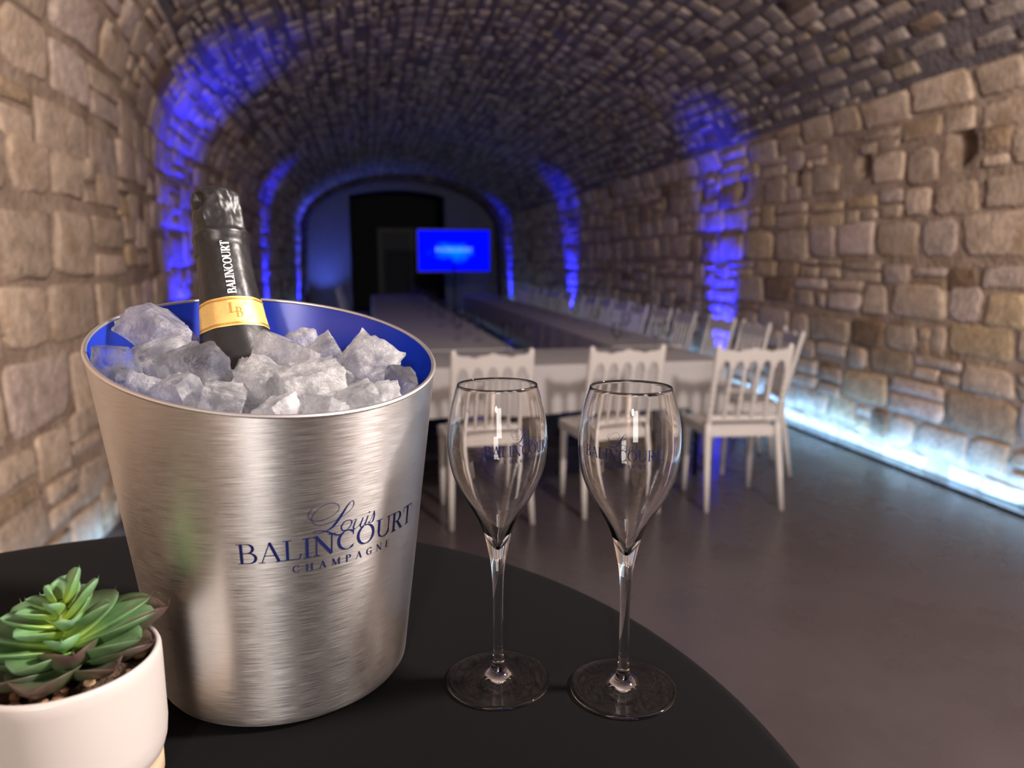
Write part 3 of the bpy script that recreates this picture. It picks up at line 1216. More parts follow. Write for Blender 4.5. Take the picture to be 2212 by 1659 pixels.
def make_chair():
    t = thing('napoleon_chair', '', 'chair')
    ch = M['chair']
    # chair faces +y; the back is on the -y side
    hw, sd = 0.195, 0.40
    m = MB()
    # seat frame with a rounded front
    out = []
    for i in range(11):
        q = i / 10
        out.append((-0.20 - .02 * q, 0.02 + 0.36 * q))
    for i in range(1, 12):
        q = i / 12
        out.append((-0.22 + 0.44 * q, 0.38 + 0.035 * math.sin(PI * q)))
    for i in range(11):
        q = 1 - i / 10
        out.append((0.20 + .02 * q, 0.02 + 0.36 * q))
    n = len(out)
    vs = [(x, y, .405) for x, y in out] + [(x, y, .450) for x, y in out] + [(x * .97, .2 + (y - .2) * .97, .457) for x, y in out]
    fs = [tuple(range(n - 1, -1, -1)), tuple(2 * n + i for i in range(n))]
    for r in range(2):
        for i in range(n):
            fs.append((r * n + i, r * n + (i + 1) % n, (r + 1) * n + (i + 1) % n, (r + 1) * n + i))
    m.add(vs, fs)
    seat = m.build('seat', ch, t, False)
    # dished seat pad
    m = MB()
    vs = [(x * .86, .2 + (y - .2) * .86, .4571) for x, y in out] + [(x * .82, .2 + (y - .2) * .82, .469) for x, y in out]
    fs = [tuple(n + i for i in range(n))] + [(i, (i + 1) % n, n + (i + 1) % n, n + i) for i in range(n)]
    m.add(vs, fs)
    m.build('seat_pad', M['pad'], seat)
    # front legs
    for s in (-1, 1):
        m = MB()
        m.tube([(s * .195, .355, .41), (s * .195, .355, .36), (s * .196, .358, .34), (s * .198, .362, .18), (s * .20, .366, 0)], [.021, .021, .019, .017, .0135], 12)
        m.build('leg', ch, t, True)
    # back posts: rear leg and upright in one piece, turned beads above the seat
    for s in (-1, 1):
        m = MB()
        pts = [(s * .212, -.055, 0), (s * .205, -.02, .22), (s * .198, .012, .40), (s * .195, .018, .47)]
        rad = [.014, .017, .020, .020]
        for q, r in bead_profile(0, 1, .0155, 8, 1.32):
            pts.append((s * .195, .018 - .075 * q, .48 + .30 * q))
            rad.append(r)
        pts += [(s * .195, -.060, .80), (s * .195, -.085, .895), (s * .195, -.088, .918), (s * .195, -.09, .927)]
        rad += [.0165, .0155, .013, .006]
        m.tube(pts, rad, 10)
        m.build('back_post', ch, t, True)
    # crest rail: scalloped top, five round arches below
    xs = [-0.186 + 0.372 * i / 100 for i in range(101)]
    pitch = 0.372 / 5
    vs = []
    yb = lambda z: .018 - .075 * (z - .48) / .30
    for x in xs:
        u = (x + .186) / pitch
        fr = u - math.floor(min(u, 4.9999))
        dx = (fr - .5) * pitch
        ra = pitch * 0.5 - 0.011
        lo = 0.790 + (math.sqrt(max(0, 1 - (dx / ra) ** 2)) * 0.047 if abs(dx) < ra else 0)
        hi = 0.895 + 0.009 * math.cos((x / .186) * PI * 2) * (0.6 + 0.4 * math.cos(x / .186 * PI * 0.5)) + 0.003 * math.cos(x / .186 * PI * 6)
        for z in (lo, hi):
            for k in (-.011, .011):
                vs.append((x, yb(z) + k, z))
    fs = []
    for i in range(100):
        a = i * 4
        b = a + 4
        fs += [(a, b, b + 2, a + 2), (a + 1, a + 3, b + 3, b + 1), (a + 2, b + 2, b + 3, a + 3), (a, a + 1, b + 1, b)]
    fs += [(0, 2, 3, 1), (400, 401, 403, 402)]
    mesh_obj('crest_rail', vs, fs, ch, t)
    m = MB()
    m.box(-.186, .186, .005, .028, .495, .525)
    m.build('lower_rail', ch, t)
    for i in range(4):
        x = -.186 + pitch * (i + 1)
        m = MB()
        pts, rad = [], []
        for q, r in bead_profile(0, 1, .0108, 6, 1.35):
            z = .515 + .285 * q
            pts.append((x, yb(z), z))
            rad.append(r)
        m.tube(pts, rad, 8)
        m.build('spindle', ch, t, True)
    return t


chair0 = make_chair()
first = [True]


def chair(x, y, deg, label, group=None):
    if first[0]:
        c = chair0
        first[0] = False
    else:
        c = copy_tree(chair0)
    c.location = (x, y, 0)
    c.rotation_euler = (0, 0, math.radians(deg))
    c['label'] = label
    c['category'] = 'chair'
    if group:
        c['group'] = group
    elif 'group' in c:
        del c['group']
    return c


chair(0.585, 3.60, 2, 'white spindle back chair at the cross table, seen through the left champagne flute', 'chairs with their backs to the camera')
chair(1.295, 3.64, 3, 'white spindle back chair at the cross table, seen through the right champagne flute', 'chairs with their backs to the camera')
chair(1.985, 3.58, -6, 'white spindle back chair at the cross table, rightmost of three with backs turned', 'chairs with their backs to the camera')
chair(2.60, 4.30, 74, 'white chair turned sideways at the right end of the cross table, closest to the wall')
chair(2.67, 4.88, 88, 'white chair behind the sideways one, first in the side row by the right wall')
chair(2.67, 5.40, 91, 'white chair with blue glow between its spindles, second in the right side row')
ORD = ['first', 'second', 'third', 'fourth', 'fifth', 'sixth', 'seventh', 'eighth', 'ninth', 'tenth', 'eleventh', 'twelfth', 'thirteenth', 'fourteenth', 'fifteenth', 'sixteenth']
y = 6.1
k = 0
while y < 13.4:
    chair(2.68 + random.uniform(-.015, .015), y, 90 + random.uniform(-3, 3), 'white chair in the blurred right side row, %s beyond the blue glow' % ORD[k], 'chairs lined up along the right long table')
    y += 0.56
    k += 1
for yy, od in ((11.9, 'nearest'), (12.5, 'middle'), (13.1, 'farthest')):
    chair(-0.40, yy, -90 + random.uniform(-3, 3), 'blurred white chair left of the left long table, %s of three' % od, 'chairs lined up along the left long table')


# ------------------------------------------------------------------ wine glasses set on the tables
def make_wine_glass():
    t = thing('wine_glass', '', 'glass')
    outer = [(0, 0), (.033, 0), (.034, .002), (.012, .006), (.0045, .012), (.004, .075), (.008, .085), (.026, .105), (.034, .13), (.034, .155), (.029, .19)]
    inner = [(.0278, .19), (.0328, .155), (.0328, .13), (.025, .107), (.007, .088), (0, .0865)]
    m = MB()
    m.lathe(outer[:6], 20)
    m.build('stem', M['thin_glass'], t, True)
    m = MB()
    m.lathe(outer[5:] + inner, 24)
    m.build('bowl', M['thin_glass'], t, True)
    return t


wg0 = make_wine_glass()
wfirst = [True]


def wine(x, y, label, group):
    if wfirst[0]:
        g = wg0
        wfirst[0] = False
    else:
        g = copy_tree(wg0)
    g.location = (x, y, 0.756)
    g['label'] = label
    g['category'] = 'glass'
    g['group'] = group
    return g


k2 = -1
for i in range(13):
    y = 5.5 + i * 0.6
    wine(0.80 + random.uniform(-.02, .02), y, 'stemmed glass in the inner row on the left long table, %s from the near end' % ORD[i], 'glasses lined up on the left long table')
    if i % 2 == 0 or i > 7:
        k2 += 1
        wine(0.66 + random.uniform(-.02, .02), y + 0.12, 'stemmed glass in second row on left long table, %s from near end' % ORD[k2], 'glasses lined up on the left long table')
for i in range(11):
    y = 5.6 + i * 0.7
    wine(2.0 + random.uniform(-.03, .03), y, 'stemmed glass on the right long table, %s from the near end' % ORD[i], 'glasses lined up on the right long table')
wine(0.90, 4.80, 'stemmed glass on the cross table just behind the leftmost white chair', 'glasses on the cross table')
wine(1.02, 4.72, 'stemmed glass on the cross table right of the leftmost white chair crest', 'glasses on the cross table')
wine(1.62, 4.66, 'stemmed glass on the cross table behind the middle white chair', 'glasses on the cross table')
wine(1.88, 4.62, 'stemmed glass on the cross table left of the rightmost white chair', 'glasses on the cross table')
wine(2.02, 4.74, 'stemmed glass on the cross table nearest the rightmost white chair', 'glasses on the cross table')

# ------------------------------------------------------------------ television on a stand
tv = thing('television', 'wide television showing a bright blue picture at the far end of the cellar', 'television', (1.63, 14.2, 0))
m = MB()
m.box(-.705, .705, .005, .05, 1.145, 1.965)
m.build('casing', M['black_plastic'], tv)
sc_o = mesh_obj('screen', [(-.69, 0, -.39), (.69, 0, -.39), (.69, 0, .39), (-.69, 0, .39)], [(0, 1, 2, 3)], M['screen'], tv, False, (0, 0.004, 1.555))
m = MB()
word(m, 'BALINCOURT', lambda u, v: (-.36 + u, -0.002, v - .02), .72, .085)
m.build('screen_lettering', M['screen_text'], sc_o)
m = MB()
m.tube([(0, .03, .03), (0, .03, 1.3)], .03, 12)
m.build('pole', M['black_plastic'], tv, True)
m = MB()
m.lathe([(0, 0), (.32, 0), (.32, .018), (.05, .032), (0, .032)], 32)
m.build('stand_base', M['black_plastic'], tv, True)

# ------------------------------------------------------------------ foreground: round standing table under black stretch cloth
ZT = 1.078
TCX, TCY, TR = -0.2015, 0.3438, 0.4306
tb = thing('cocktail_table', 'round standing table under tight black stretch cloth in the foreground', 'table', (TCX, TCY, 0))
m = MB()
m.lathe([(0, ZT - .03), (TR - .012, ZT - .03), (TR - .012, ZT - .003), (0, ZT - .003)], 96)
m.build('tabletop', M['wood'], tb)
m = MB()
m.lathe([(0, .0), (.26, 0), (.26, .02), (.04, .045), (.03, .08), (.03, ZT - .031)], 32)
m.build('pedestal', M['metal_leg'], tb, True)
m = MB()
skirt = [(0, ZT)]
for r in (.1, .2, .3, .36, .40):
    skirt.append((r, ZT))
for i in range(9):
    a = PI / 2 * i / 8
    skirt.append((TR - .012 + .012 * math.sin(a), ZT - .012 + .012 * math.cos(a)))
skirt += [(TR, ZT - .035), (TR - .03, ZT - .12), (TR - .16, ZT - .42), (TR - .20, .48), (TR - .16, .22), (TR - .10, .012)]
m.lathe(skirt, 128, fn=lambda r, z, a: r if z > ZT - .05 else r * (1 + .05 * math.cos(a * 4) * min(1, (ZT - z) * 2)))
m.build('stretch_cloth', M['cloth'], tb, True)

# ------------------------------------------------------------------ ice bucket with a slanted rim
BX, BY = -0.0619, 0.4878
RB, KB, HB, AX, AY = 0.0788, 0.1208, 0.2168, -0.1094, 0.2246
bucket = thing('ice_bucket', 'brushed aluminium ice bucket with a slanted rim, blue inside, full of ice', 'bucket', (BX, BY, ZT))


def rim_z(a, off=0.0):
    z = HB
    for _ in range(12):
        r = RB + KB * z + off
        z = HB + AX * r * math.cos(a) + AY * r * math.sin(a)
    return z


NB = 160


def bucket_wall(zs_lo, off, n_rows, up_off=0.0):
    """rows of a turned wall from height zs_lo up to the slanted rim"""
    rows = []
    for i in range(n_rows + 1):
        t = i / n_rows
        row = []
        for k in range(NB):
            a = 2 * PI * k / NB
            z = zs_lo + (rim_z(a) + up_off - zs_lo) * t
            r = RB + KB * z + off
            row.append((r * math.cos(a), r * math.sin(a), z))
        rows.append(row)
    return rows


def rows_to_mesh(mb, rows):
    vs = [p for r in rows for p in r]
    n = len(rows[0])
    fs = []
    for i in range(len(rows) - 1):
        for k in range(n):
            fs.append((i * n + k, i * n + (k + 1) % n, (i + 1) * n + (k + 1) % n, (i + 1) * n + k))
    mb.add(vs, fs)


def ring_row(r, z):
    return [(r * math.cos(2 * PI * k / NB), r * math.sin(2 * PI * k / NB), z) for k in range(NB)]


m = MB()
bot = [ring_row(.001, 0.0006), ring_row(RB - .010, 0.0006), ring_row(RB - .0045, .0012), ring_row(RB - .0016, .0030), ring_row(RB + KB * .006 - .0002, .006)]
rows_to_mesh(m, bot + bucket_wall(.0085, 0, 14))
m.build('outer_wall', M['alu'], bucket, True)
m = MB()
WT = 0.0016
rows_to_mesh(m, [list(reversed(r)) for r in [ring_row(.001, .004), ring_row(RB - .006, .004), ring_row(RB - .0025, .008)] + bucket_wall(.012, -WT, 14)])
m.build('blue_lining', M['blue'], bucket, True)
# rolled bright lip
m = MB()
rr = []
for j in range(9):
    b = 2 * PI * j / 8
    row = []
    for k in range(NB):
        a = 2 * PI * k / NB
        z = rim_z(a)
        r = RB + KB * z - WT / 2
        row.append(((r + .0015 * math.cos(b)) * math.cos(a), (r + .0015 * math.cos(b)) * math.sin(a), z + .0013 * math.sin(b)))
    rr.append(row)
rows_to_mesh(m, list(reversed(rr)))
m.build('rim', M['rim'], bucket, True)


def bucket_map(th0):
    def mp(u, v):
        z = 0.110 + v
        r = RB + KB * z + .00022
        a = th0 + u / 0.0921
        return (r * math.cos(a), r * math.sin(a), z)
    return mp


lg = house_logo(bucket_map(math.radians(-98.0)), 0.1165, 0.0120, 'printed_lettering', M['navy'], bucket)
lg['label'] = 'navy lettering Louis BALINCOURT CHAMPAGNE'

# ------------------------------------------------------------------ champagne bottle leaning back in the ice
BT = Vector((-0.1060, 0.568, ZT + 0.3220))
BL = Vector((-0.0907, 0.530, ZT + 0.2136))
axis = (BT - BL).normalized()
bl_len = 0.285
base = BT - axis * bl_len
bottle = thing('champagne_bottle', 'champagne bottle in black foil with a gold neck band leaning in the ice bucket', 'bottle', base)
bottle.rotation_mode = 'QUATERNION'
bottle.rotation_quaternion = Vector((0, 0, 1)).rotation_difference(axis)


def bprof(t):
    """radius at distance t below the very top of the foil"""
    P = [(0, 0.0), (.0006, .0085), (.002, .0125), (.005, .0156), (.010, .0170), (.020, .0174), (.034, .0180), (.0365, .0192), (.040, .0186), (.043, .0178), (.055, .0182), (.070, .0190), (.085, .0200), (.105, .0224),
         (.125, .0262), (.145, .0330), (.165, .0400), (.185, .0415), (.285, .0415)]
    for (a, ra), (b, rb_) in zip(P, P[1:]):
        if a <= t <= b:
            q = (t - a) / (b - a)
            return ra + (rb_ - ra) * q
    return P[-1][1]


def wrinkle(t, a):
    """foil pressed over the wire cage: four bundles, dents and a twisted loop on one side"""
    k = max(0.0, 1 - t / .046)
    n1 = noise.noise(Vector((math.cos(a) * 2.4, math.sin(a) * 2.4, t * 130)))
    n2 = noise.noise(Vector((math.cos(a) * 5.5, math.sin(a) * 5.5, t * 260 + 9)))
    legs = max(0, math.cos(4 * (a + 1.9))) ** 3
    d = (0.0011 * n1 + 0.0006 * n2) * (0.25 + k) * (1 if t > .004 else t / .004)
    if .006 < t < .036:
        d += 0.0011 * legs - 0.0007 * (1 - legs) * math.sin((t - .006) / .03 * PI)
    da = (a - math.radians(-125) + PI) % (2 * PI) - PI
    q = (da / .42) ** 2 + ((t - .012) / .0075) ** 2
    if q < 1:
        d -= 0.0042 * (1 - q)
    q2 = (da / .5) ** 2 + ((t - .024) / .006) ** 2
    if q2 < 1:
        d += 0.0016 * (1 - q2)
    if .042 < t < .05:
        d += 0.0012 * max(0, math.cos(a - math.radians(-165))) ** 8
    if t >= .046:
        # soft lengthwise creases of the shrunk foil
        d += 0.00025 * math.sin(a * 9 + 3 * math.sin(t * 30))
    return d


def bottle_part(name, t0, t1, mat, rows, seg=96, off=0.0, wr=True, cap_top=False, cap_bot=False):
    vs, fs = [], []
    ts = [t0 + (t1 - t0) * i / rows for i in range(rows + 1)]
    if cap_top:
        ts = [t0 + (t1 - t0) * (i / rows) ** 1.35 for i in range(rows + 1)]
    for t in ts:
        r = max(bprof(t), 1e-4)
        for k in range(seg):
            a = 2 * PI * k / seg
            q = r + off + (wrinkle(t, a) * min(1, r / .012) if wr else 0)
            vs.append((q * math.cos(a), q * math.sin(a), bl_len - t))
    for i in range(rows):
        for k in range(seg):
            fs.append((i * seg + k, (i + 1) * seg + k, (i + 1) * seg + (k + 1) % seg, i * seg + (k + 1) % seg))
    if cap_bot:
        fs.append(tuple(rows * seg + k for k in range(seg - 1, -1, -1)))
    return mesh_obj(name, vs, fs, mat, bottle, True)


bottle_part('foil_capsule', 0.0, 0.0862, M['foil'], 90, 120, cap_top=True)
bottle_part('foil_skirt', 0.1055, 0.150, M['foil'], 14)
bottle_part('glass_body', 0.149, 0.285, M['bottle_glass'], 24, off=-.0003, wr=False, cap_bot=True)
band = bottle_part('gold_band', 0.0855, 0.1065, M['gold'], 12, off=.00035)
for tt in (0.0866, 0.1040):
    m = MB()
    vs = []
    for t in (tt, tt + .0011):
        for k in range(96):
            a = 2 * PI * k / 96
            q = bprof(t) + .00075 + wrinkle(t, a)
            vs.append((q * math.cos(a), q * math.sin(a), bl_len - t))
    m.add(vs, [(k, 96 + k, 96 + (k + 1) % 96, (k + 1) % 96) for k in range(96)])
    m.build('band_edge', M['gold_dark'], band, True)


def neck_vertical(u, v):
    t = .0835 - u
    r = bprof(t) + .0006
    a = math.radians(-67) - v / r
    return (r * math.cos(a), r * math.sin(a), bl_len - t)


m = MB()
word(m, 'BALINCOURT', neck_vertical, .0385, .0056, weight=1.6)
lt = m.build('neck_lettering', M['white_print'], bottle)
lt['label'] = 'white lettering BALINCOURT'
m = MB()


def band_map(du, dv):
    def mp(u, v):
        t = .0990 - v - dv
        r = bprof(t) + .0008
        a = math.radians(-72) + (u + du) / r
        return (r * math.cos(a), r * math.sin(a), bl_len - t)
    return mp


word(m, 'L', band_map(-.0048, .0018), .0050, .0072, weight=.9)
word(m, 'B', band_map(-.0008, -.0016), .0052, .0072, weight=.9)
lb = m.build('embossed_monogram', M['gold_dark'], band)

# ------------------------------------------------------------------ ice cubes
ICE = [(-.137, .512, .227, .0310, 0), (-.148, .460, .215, .0185, 1), (-.145, .461, .205, .0180, 1), (-.143, .464, .198, .0195, 0), (-.130, .487, .202, .0325, 0), (-.125, .539, .208, .0225, 2),
       (-.104, .468, .205, .0290, 1), (-.056, .484, .208, .0310, 0), (-.048, .534, .207, .0275, 0), (-.033, .520, .205, .0262, 0), (-.063, .454, .196, .0280, 0), (-.083, .429, .193, .0235, 0),
       (-.035, .445, .195, .0300, 2), (-.002, .492, .202, .0300, 0), (-.012, .516, .202, .0180, 1), (-.023, .475, .197, .0205, 0), (.019, .468, .193, .0190, 1), (-.008, .432, .190, .0225, 0),
       (.006, .444, .190, .0170, 2), (-.107, .438, .195, .0220, 0), (-.051, .416, .188, .0190, 2), (-.083, .480, .192, .0215, 0), (-.128, .448, .195, .0190, 0), (-.072, .478, .197, .0225, 2), (-.026, .414, .188, .0170, 0),
       (-.045, .490, .194, .0260, 0), (-.105, .465, .192, .0250, 0)]
ICE_LABEL = ['large cloudy ice cube standing highest at the left of the heap', 'small clear ice cube against the blue lining at the far left', 'clear ice cube below the upper one at the far left rim',
             'ice chunk tucked under the left rim', 'large cloudy ice cube below the highest one on the left', 'milky ice cube between the highest cube and the bottle', 'large clear ice cube with a dark see-through middle in front of the bottle',
             'large frosted ice cube leaning on the right of the bottle', 'ice cube just right of the frosted one by the bottle', 'ragged ice cube fourth from the bottle towards the right', 'cloudy ice cube at the middle front of the heap',
             'low ice cube at the front rim left of the middle', 'big milky ice cube at the front right of the middle', 'tall cloudy ice cube standing at the right of the heap', 'small clear ice cube behind the tall one at the right',
             'ice cube filling the gap left of the tall right one', 'clear ice cube against the blue lining at the far right', 'ice cube lying at the front rim towards the right', 'small milky ice cube at the right front rim',
             'ice cube at the front rim below the large left one', 'milky ice cube at the front rim in the middle', 'ice cube pressed against the front of the bottle', 'small ice cube at the left front rim', 'milky ice cube wedged in the centre of the heap',
             'small ice cube at the front rim right of the middle', 'ice cube under the frosted ones at the centre right', 'ice cube under the clear one at the centre left']


def ice_cube(x, y, z, s, kind, seed, label, group='ice cubes in the bucket'):
    rnd = random.Random(seed)
    bm = bmesh.new()
    bmesh.ops.create_cube(bm, size=1.0)
    bmesh.ops.subdivide_edges(bm, edges=bm.edges[:], cuts=9, use_grid_fill=True)
    sh = Vector((rnd.uniform(.85, 1.15), rnd.uniform(.85, 1.15), rnd.uniform(.8, 1.1)))
    cuts = []
    for _ in range(3):
        c_ = Vector((rnd.choice((-1, 1)) * rnd.uniform(.3, 1), rnd.choice((-1, 1)) * rnd.uniform(.3, 1), rnd.choice((-1, 1)) * rnd.uniform(.3, 1))).normalized()
        cuts.append((c_, rnd.uniform(.50, .68)))
    o3 = Vector((rnd.uniform(0, 99), rnd.uniform(0, 99), rnd.uniform(0, 99)))
    for v in bm.verts:
        p = v.co.copy()
        srt = sorted((abs(p.x), abs(p.y), abs(p.z)))
        edge = max(0.0, (srt[1] - 0.30) / 0.20)          # 1 on the cube's edges
        for c_, off in cuts:
            d = p.dot(c_) - off
            if d > 0:
                p -= c_ * d
                edge = max(edge, .35)
        p *= 1 - 0.05 * edge
        p += p.normalized() * (0.06 * noise.noise(p * 2.0 + o3) + (0.015 + 0.07 * edge) * noise.noise(p * 7.5 + o3))
        v.co = Vector((p.x * sh.x, p.y * sh.y, p.z * sh.z)) * s
    me = bpy.data.meshes.new('ice_cube')
    bm.to_mesh(me)
    bm.free()
    me.materials.append(M['ice'][kind])
    me.polygons.foreach_set('use_smooth', [True] * len(me.polygons))
    me.set_sharp_from_angle(angle=math.radians(38))
    o = bpy.data.objects.new('ice_cube', me)
    COL.objects.link(o)
    o.location = (x, y, ZT + z)
    o.rotation_euler = (rnd.uniform(-.6, .6), rnd.uniform(-.6, .6), rnd.uniform(0, 3.1))
    return tag(o, label, 'ice cube', group)


for i, (x, y, z, s, kd) in enumerate(ICE):
    ice_cube(x, y, z, s * 1.06, kd, 40 + i, ICE_LABEL[i])
# the layer beneath, seen in the gaps and through the clear cubes
rnd = random.Random(3)
lower = []
tries = 0
while len(lower) < 18 and tries < 4000:
    tries += 1
    a, r = rnd.uniform(0, 2 * PI), 0.076 * math.sqrt(rnd.random())
    p = Vector((BX + r * math.cos(a), BY + r * math.sin(a), rnd.uniform(.155, .172)))
    # keep clear of the bottle
    q = Vector((p.x, p.y, p.z + ZT)) - base
    ax_d = (q - axis * q.dot(axis)).length
    if ax_d < bprof(max(0, bl_len - q.dot(axis))) + .012:
        continue
    if any((p - o).length < .021 for o in lower):
        continue
    lower.append(p)
for i, p in enumerate(lower):
    ice_cube(p.x, p.y, p.z, .026, 2, 900 + i, 'ice cube in the lower layer, glimpsed between the upper cubes', 'lower layer of ice cubes')

# ------------------------------------------------------------------ champagne flutes
FL = [(0.0335, .0011), (.0325, .0022), (.020, .0030), (.0105, .0046), (.0068, .0068), (.0050, .0095), (.0041, .0125), (.0035, .0180), (.0033, .0250), (.0032, .0511), (.0036, .0689), (.0047, .0825), (.0065, .0915), (.0085, .1005),
      (.0117, .1094), (.0164, .1183), (.0216, .1271), (.0259, .1359), (.0290, .1446), (.0309, .1574), (.0307, .1701), (.0298, .1775), (.0277, .1871), (.0247, .1972)]
FLs = catmull(FL, 4)


def fl_r(z):
    for (ra, za), (rb_, zb) in zip(FLs[8:], FLs[9:]):
        if za <= z <= zb:
            return ra + (rb_ - ra) * (z - za) / (zb - za + 1e-9)
    return FLs[-1][0]


def flute(x, y, label, th0):
    t = thing('champagne_flute', label, 'glass', (x, y, ZT + .0004), 0, 'champagne flutes on the black table')
    i1 = next(i for i, p in enumerate(FLs) if p[1] > .0125)
    i2 = next(i for i, p in enumerate(FLs) if p[1] > .0915)
    seg = 72
    m = MB()
    m.lathe([(0, 0.0009), (.012, .0006), (.030, 0), (.0328, 0)] + [(.0337, .0004)] + FLs[:i1 + 1], seg)
    m.build('foot', M['glass'], t, True)
    m = MB()
    m.lathe(FLs[i1:i2 + 1], seg)
    m.build('stem', M['glass'], t, True)
    inner = catmull([(.0239, .1972), (.0269, .1871), (.0290, .1775), (.0299, .1701), (.0301, .1574), (.0281, .1446), (.0249, .1359), (.0205, .1271), (.0150, .1183), (.0098, .1094), (.0055, .1005), (.0030, .0955), (.0013, .0927)], 4) + [(0, .0917)]
    rr_, rz_ = FLs[-1]
    m = MB()
    m.lathe(FLs[i2:] + [(rr_ - .0001, rz_ + .0004), (rr_ - .0004, rz_ + .0006), (rr_ - .0007, rz_ + .0004)] + inner, seg)
    m.build('bowl', M['glass'], t, True)

    def mp(u, v):
        z = .1595 + v
        r = fl_r(z) + .00018
        a = th0 + u / .0309
        return (r * math.cos(a), r * math.sin(a), z)
    q = house_logo(mp, .0495, .0064, 'printed_lettering', M['navy'], t, 0.95)
    q['label'] = 'navy lettering Louis BALINCOURT CHAMPAGNE'
    return t


flute(0.0756, 0.4363, 'empty tulip champagne flute nearest the ice bucket', math.radians(-115))
flute(0.1528, 0.4116, 'empty tulip champagne flute on the right, farther from the ice bucket', math.radians(-164))

# ------------------------------------------------------------------ succulent in a cream pot
PX, PY, PRD = -0.157, 0.381, 0.0440
plant = thing('potted_succulent', 'green and purple succulent in a round cream ceramic pot at the lower left', 'plant', (PX, PY, ZT))
m = MB()
m.lathe([(0, .011), (.034, .011), (.0385, .0125), (.0415, .016), (.0432, .022), (.0440, .030), (.0440, .066), (.0438, .0715), (.0430, .0735), (.0415, .0738), (.0404, .0725), (.0400, .068), (.0395, .050), (.036, .022), (0, .018)], 96)
m.build('pot', M['ceramic'], plant, True)
m = MB()
m.lathe([(0, 0), (.0395, 0), (.0405, .0012), (.0405, .0098), (.0395, .0109), (0, .0109)], 64)
m.build('base_plate', M['wood'], plant, True)
m = MB()
m.lathe([(.0398, .060), (.03, .0615), (.015, .063), (0, .0635)], 40, fn=lambda r, z, a: r)
m.build('soil', M['soil'], plant, True)
rnd = random.Random(21)
for i in range(46):
    a = rnd.uniform(0, 2 * PI)
    r = rnd.uniform(.014, .0365)
    s = rnd.uniform(.0024, .0042)
    bm = bmesh.new()
    bmesh.ops.create_icosphere(bm, subdivisions=1, radius=s)
    for v in bm.verts:
        v.co *= rnd.uniform(.75, 1.2)
        v.co.z *= .8
    me = bpy.data.meshes.new('pebble')
    bm.to_mesh(me)
    bm.free()
    me.materials.append(M['pebble'] if rnd.random() < .6 else M['pebble2'])
    me.polygons.foreach_set('use_smooth', [True] * len(me.polygons))
    o = bpy.data.objects.new('pebble', me)
    COL.objects.link(o)
    o.parent = plant
    o.location = (r * math.cos(a), r * math.sin(a), .0635 + rnd.uniform(-.0005, .0014))
    o.rotation_euler = (rnd.uniform(0, 3), rnd.uniform(0, 3), rnd.uniform(0, 3))
m = MB()
m.tube([(0, 0, .060), (.0005, 0, .075), (0, .0005, .090), (.001, 0, .104)], [.0045, .004, .0035, .002], 10)
m.build('stem', M['leaf_mid'], plant, True)


def leaf(az, z0, L, Wd, elev, curl, mat, cup=0.35, r0=0.002, pointy=1.0):
    """fleshy boat-shaped leaf: az around the stem, elev = lift of its base in degrees, curl = further lift towards the tip"""
    Wd *= 1.28
    nu, nv = 14, 5
    top, botm, tt = [], [], []
    az, elev, curl = math.radians(az), math.radians(elev), math.radians(curl)
    px, pz, ang = r0, 0.0, elev
    vs, tv_ = [], []
    for i in range(nu + 1):
        u = i / nu
        ang = elev + curl * u
        if i:
            px += math.cos(ang) * L / nu
            pz += math.sin(ang) * L / nu
        wd = Wd * (0.26 + 0.74 * math.sin(PI * min(1, u * 0.70 + .08))) * (1 - u ** 7) ** 0.6 if u < 1 else 0.0
        wd = max(wd, Wd * .02)
        tk = Wd * .17 * (1 - u ** 3) + .0004
        nx_, nz_ = -math.sin(ang), math.cos(ang)
        for side in (1, -1):
            for j in range(nv):
                q = -1 + 2 * j / (nv - 1)
                lift = cup * wd * q * q * 0.5
                th = tk * (1 - q * q) * (0.35 if side == 1 else -1.0) + (0.00025 * side)
                if u > .985:
                    th *= .2
                h = lift + th
                vs.append((px + nx_ * h, q * wd * .5, pz + nz_ * h))
                tv_.append(u)
    # a little spine at the tip
    fs = []
    w_ = nv * 2
    for i in range(nu):
        a, b = i * w_, (i + 1) * w_
        for j in range(nv - 1):
            fs.append((a + j, b + j, b + j + 1, a + j + 1))
            fs.append((a + nv + j + 1, b + nv + j + 1, b + nv + j, a + nv + j))
        fs.append((a, a + nv, b + nv, b))
        fs.append((a + nv - 1, b + nv - 1, b + w_ - 1, a + w_ - 1))
    k = len(vs)
    e = nu * w_
    tip = (px + math.cos(ang + .3) * L * .05 * pointy, 0, pz + math.sin(ang + .3) * L * .05 * pointy + Wd * cup * .2)
    vs.append(tip)
    tv_.append(1.0)
    for j in range(nv - 1):
        fs.append((e + j, k, e + j + 1))
        fs.append((e + nv + j + 1, k, e + nv + j))
    ca, sa = math.cos(az), math.sin(az)
    o = mesh_obj('leaf', [(x * ca - y * sa, x * sa + y * ca, z) for x, y, z in vs], fs, M[mat], plant, True, (0, 0, z0))
    at = o.data.attributes.new('leaf_t', 'FLOAT', 'POINT')
    at.data.foreach_set('value', tv_)
    return o


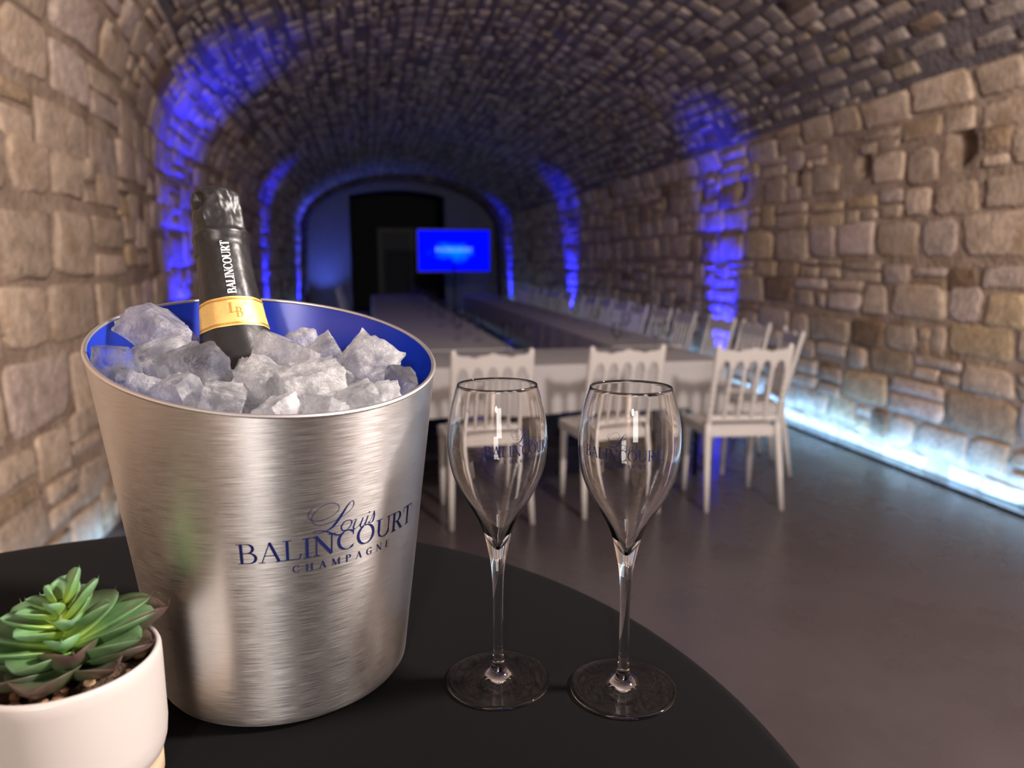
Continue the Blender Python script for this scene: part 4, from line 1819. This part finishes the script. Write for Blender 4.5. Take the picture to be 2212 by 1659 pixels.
# towards the camera is az about -70
# lowest, purple-tipped leaves
leaf(12, .074, .050, .024, 8, 24, 'leaf_dark', .75)
leaf(-8, .070, .043, .023, 6, 14, 'leaf_dark', .45)
leaf(-38, .069, .038, .021, 4, 16, 'leaf_dark', .5)
leaf(-92, .070, .040, .025, -2, 26, 'leaf_dark', .5)
leaf(-128, .069, .040, .022, 4, 18, 'leaf_dark', .5)
leaf(-166, .071, .044, .022, 8, 14, 'leaf_dark', .45)
leaf(155, .071, .044, .022, 8, 16, 'leaf_dark', .5)
leaf(115, .071, .042, .022, 8, 20, 'leaf_dark', .5)
leaf(75, .072, .044, .022, 10, 20, 'leaf_dark', .5)
leaf(40, .072, .046, .022, 8, 18, 'leaf_dark', .5)
# middle whorl
leaf(-22, .075, .044, .021, 14, 6, 'leaf_mid', .4)
leaf(2, .079, .044, .020, 18, 2, 'leaf_mid', .3)
leaf(28, .080, .042, .020, 20, 0, 'leaf_mid', .3)
leaf(-62, .073, .033, .021, 8, 36, 'leaf_dark', .6)
leaf(-105, .076, .034, .019, 12, 8, 'leaf_mid', .4)
leaf(-150, .078, .042, .020, 14, 4, 'leaf_mid', .35)
leaf(178, .081, .040, .020, 16, 0, 'leaf_mid', .3)
leaf(140, .080, .038, .019, 20, 4, 'leaf_mid', .3)
leaf(95, .080, .036, .019, 22, 4, 'leaf_mid', .3)
leaf(60, .081, .034, .018, 24, 4, 'leaf_mid', .3)
leaf(-72, .081, .016, .013, 12, 36, 'leaf_bright', .5)
# upper whorls
leaf(-5, .088, .026, .013, 28, 8, 'leaf_mid', .35)
leaf(45, .090, .022, .014, 48, 6, 'leaf_bright', .35)
leaf(-130, .088, .022, .013, 16, 6, 'leaf_bright', .35)
leaf(-172, .090, .026, .012, 18, 4, 'leaf_bright', .35)
leaf(135, .091, .022, .012, 25, 6, 'leaf_bright', .35)
leaf(-50, .091, .014, .011, 24, 14, 'leaf_bright', .4)
leaf(10, .095, .024, .009, 46, 6, 'leaf_bright', .4)
leaf(-150, .097, .018, .009, 20, 0, 'leaf_bright', .35)
leaf(165, .099, .017, .008, 16, 4, 'leaf_bright', .35)
leaf(80, .099, .017, .012, 58, 4, 'leaf_bright', .3)
leaf(-100, .099, .011, .008, 40, 10, 'leaf_bright', .4)
leaf(30, .103, .018, .011, 62, 4, 'leaf_bright', .3)
leaf(-160, .104, .010, .007, 65, 5, 'leaf_bright', .4)
leaf(110, .104, .010, .007, 60, 5, 'leaf_bright', .4)
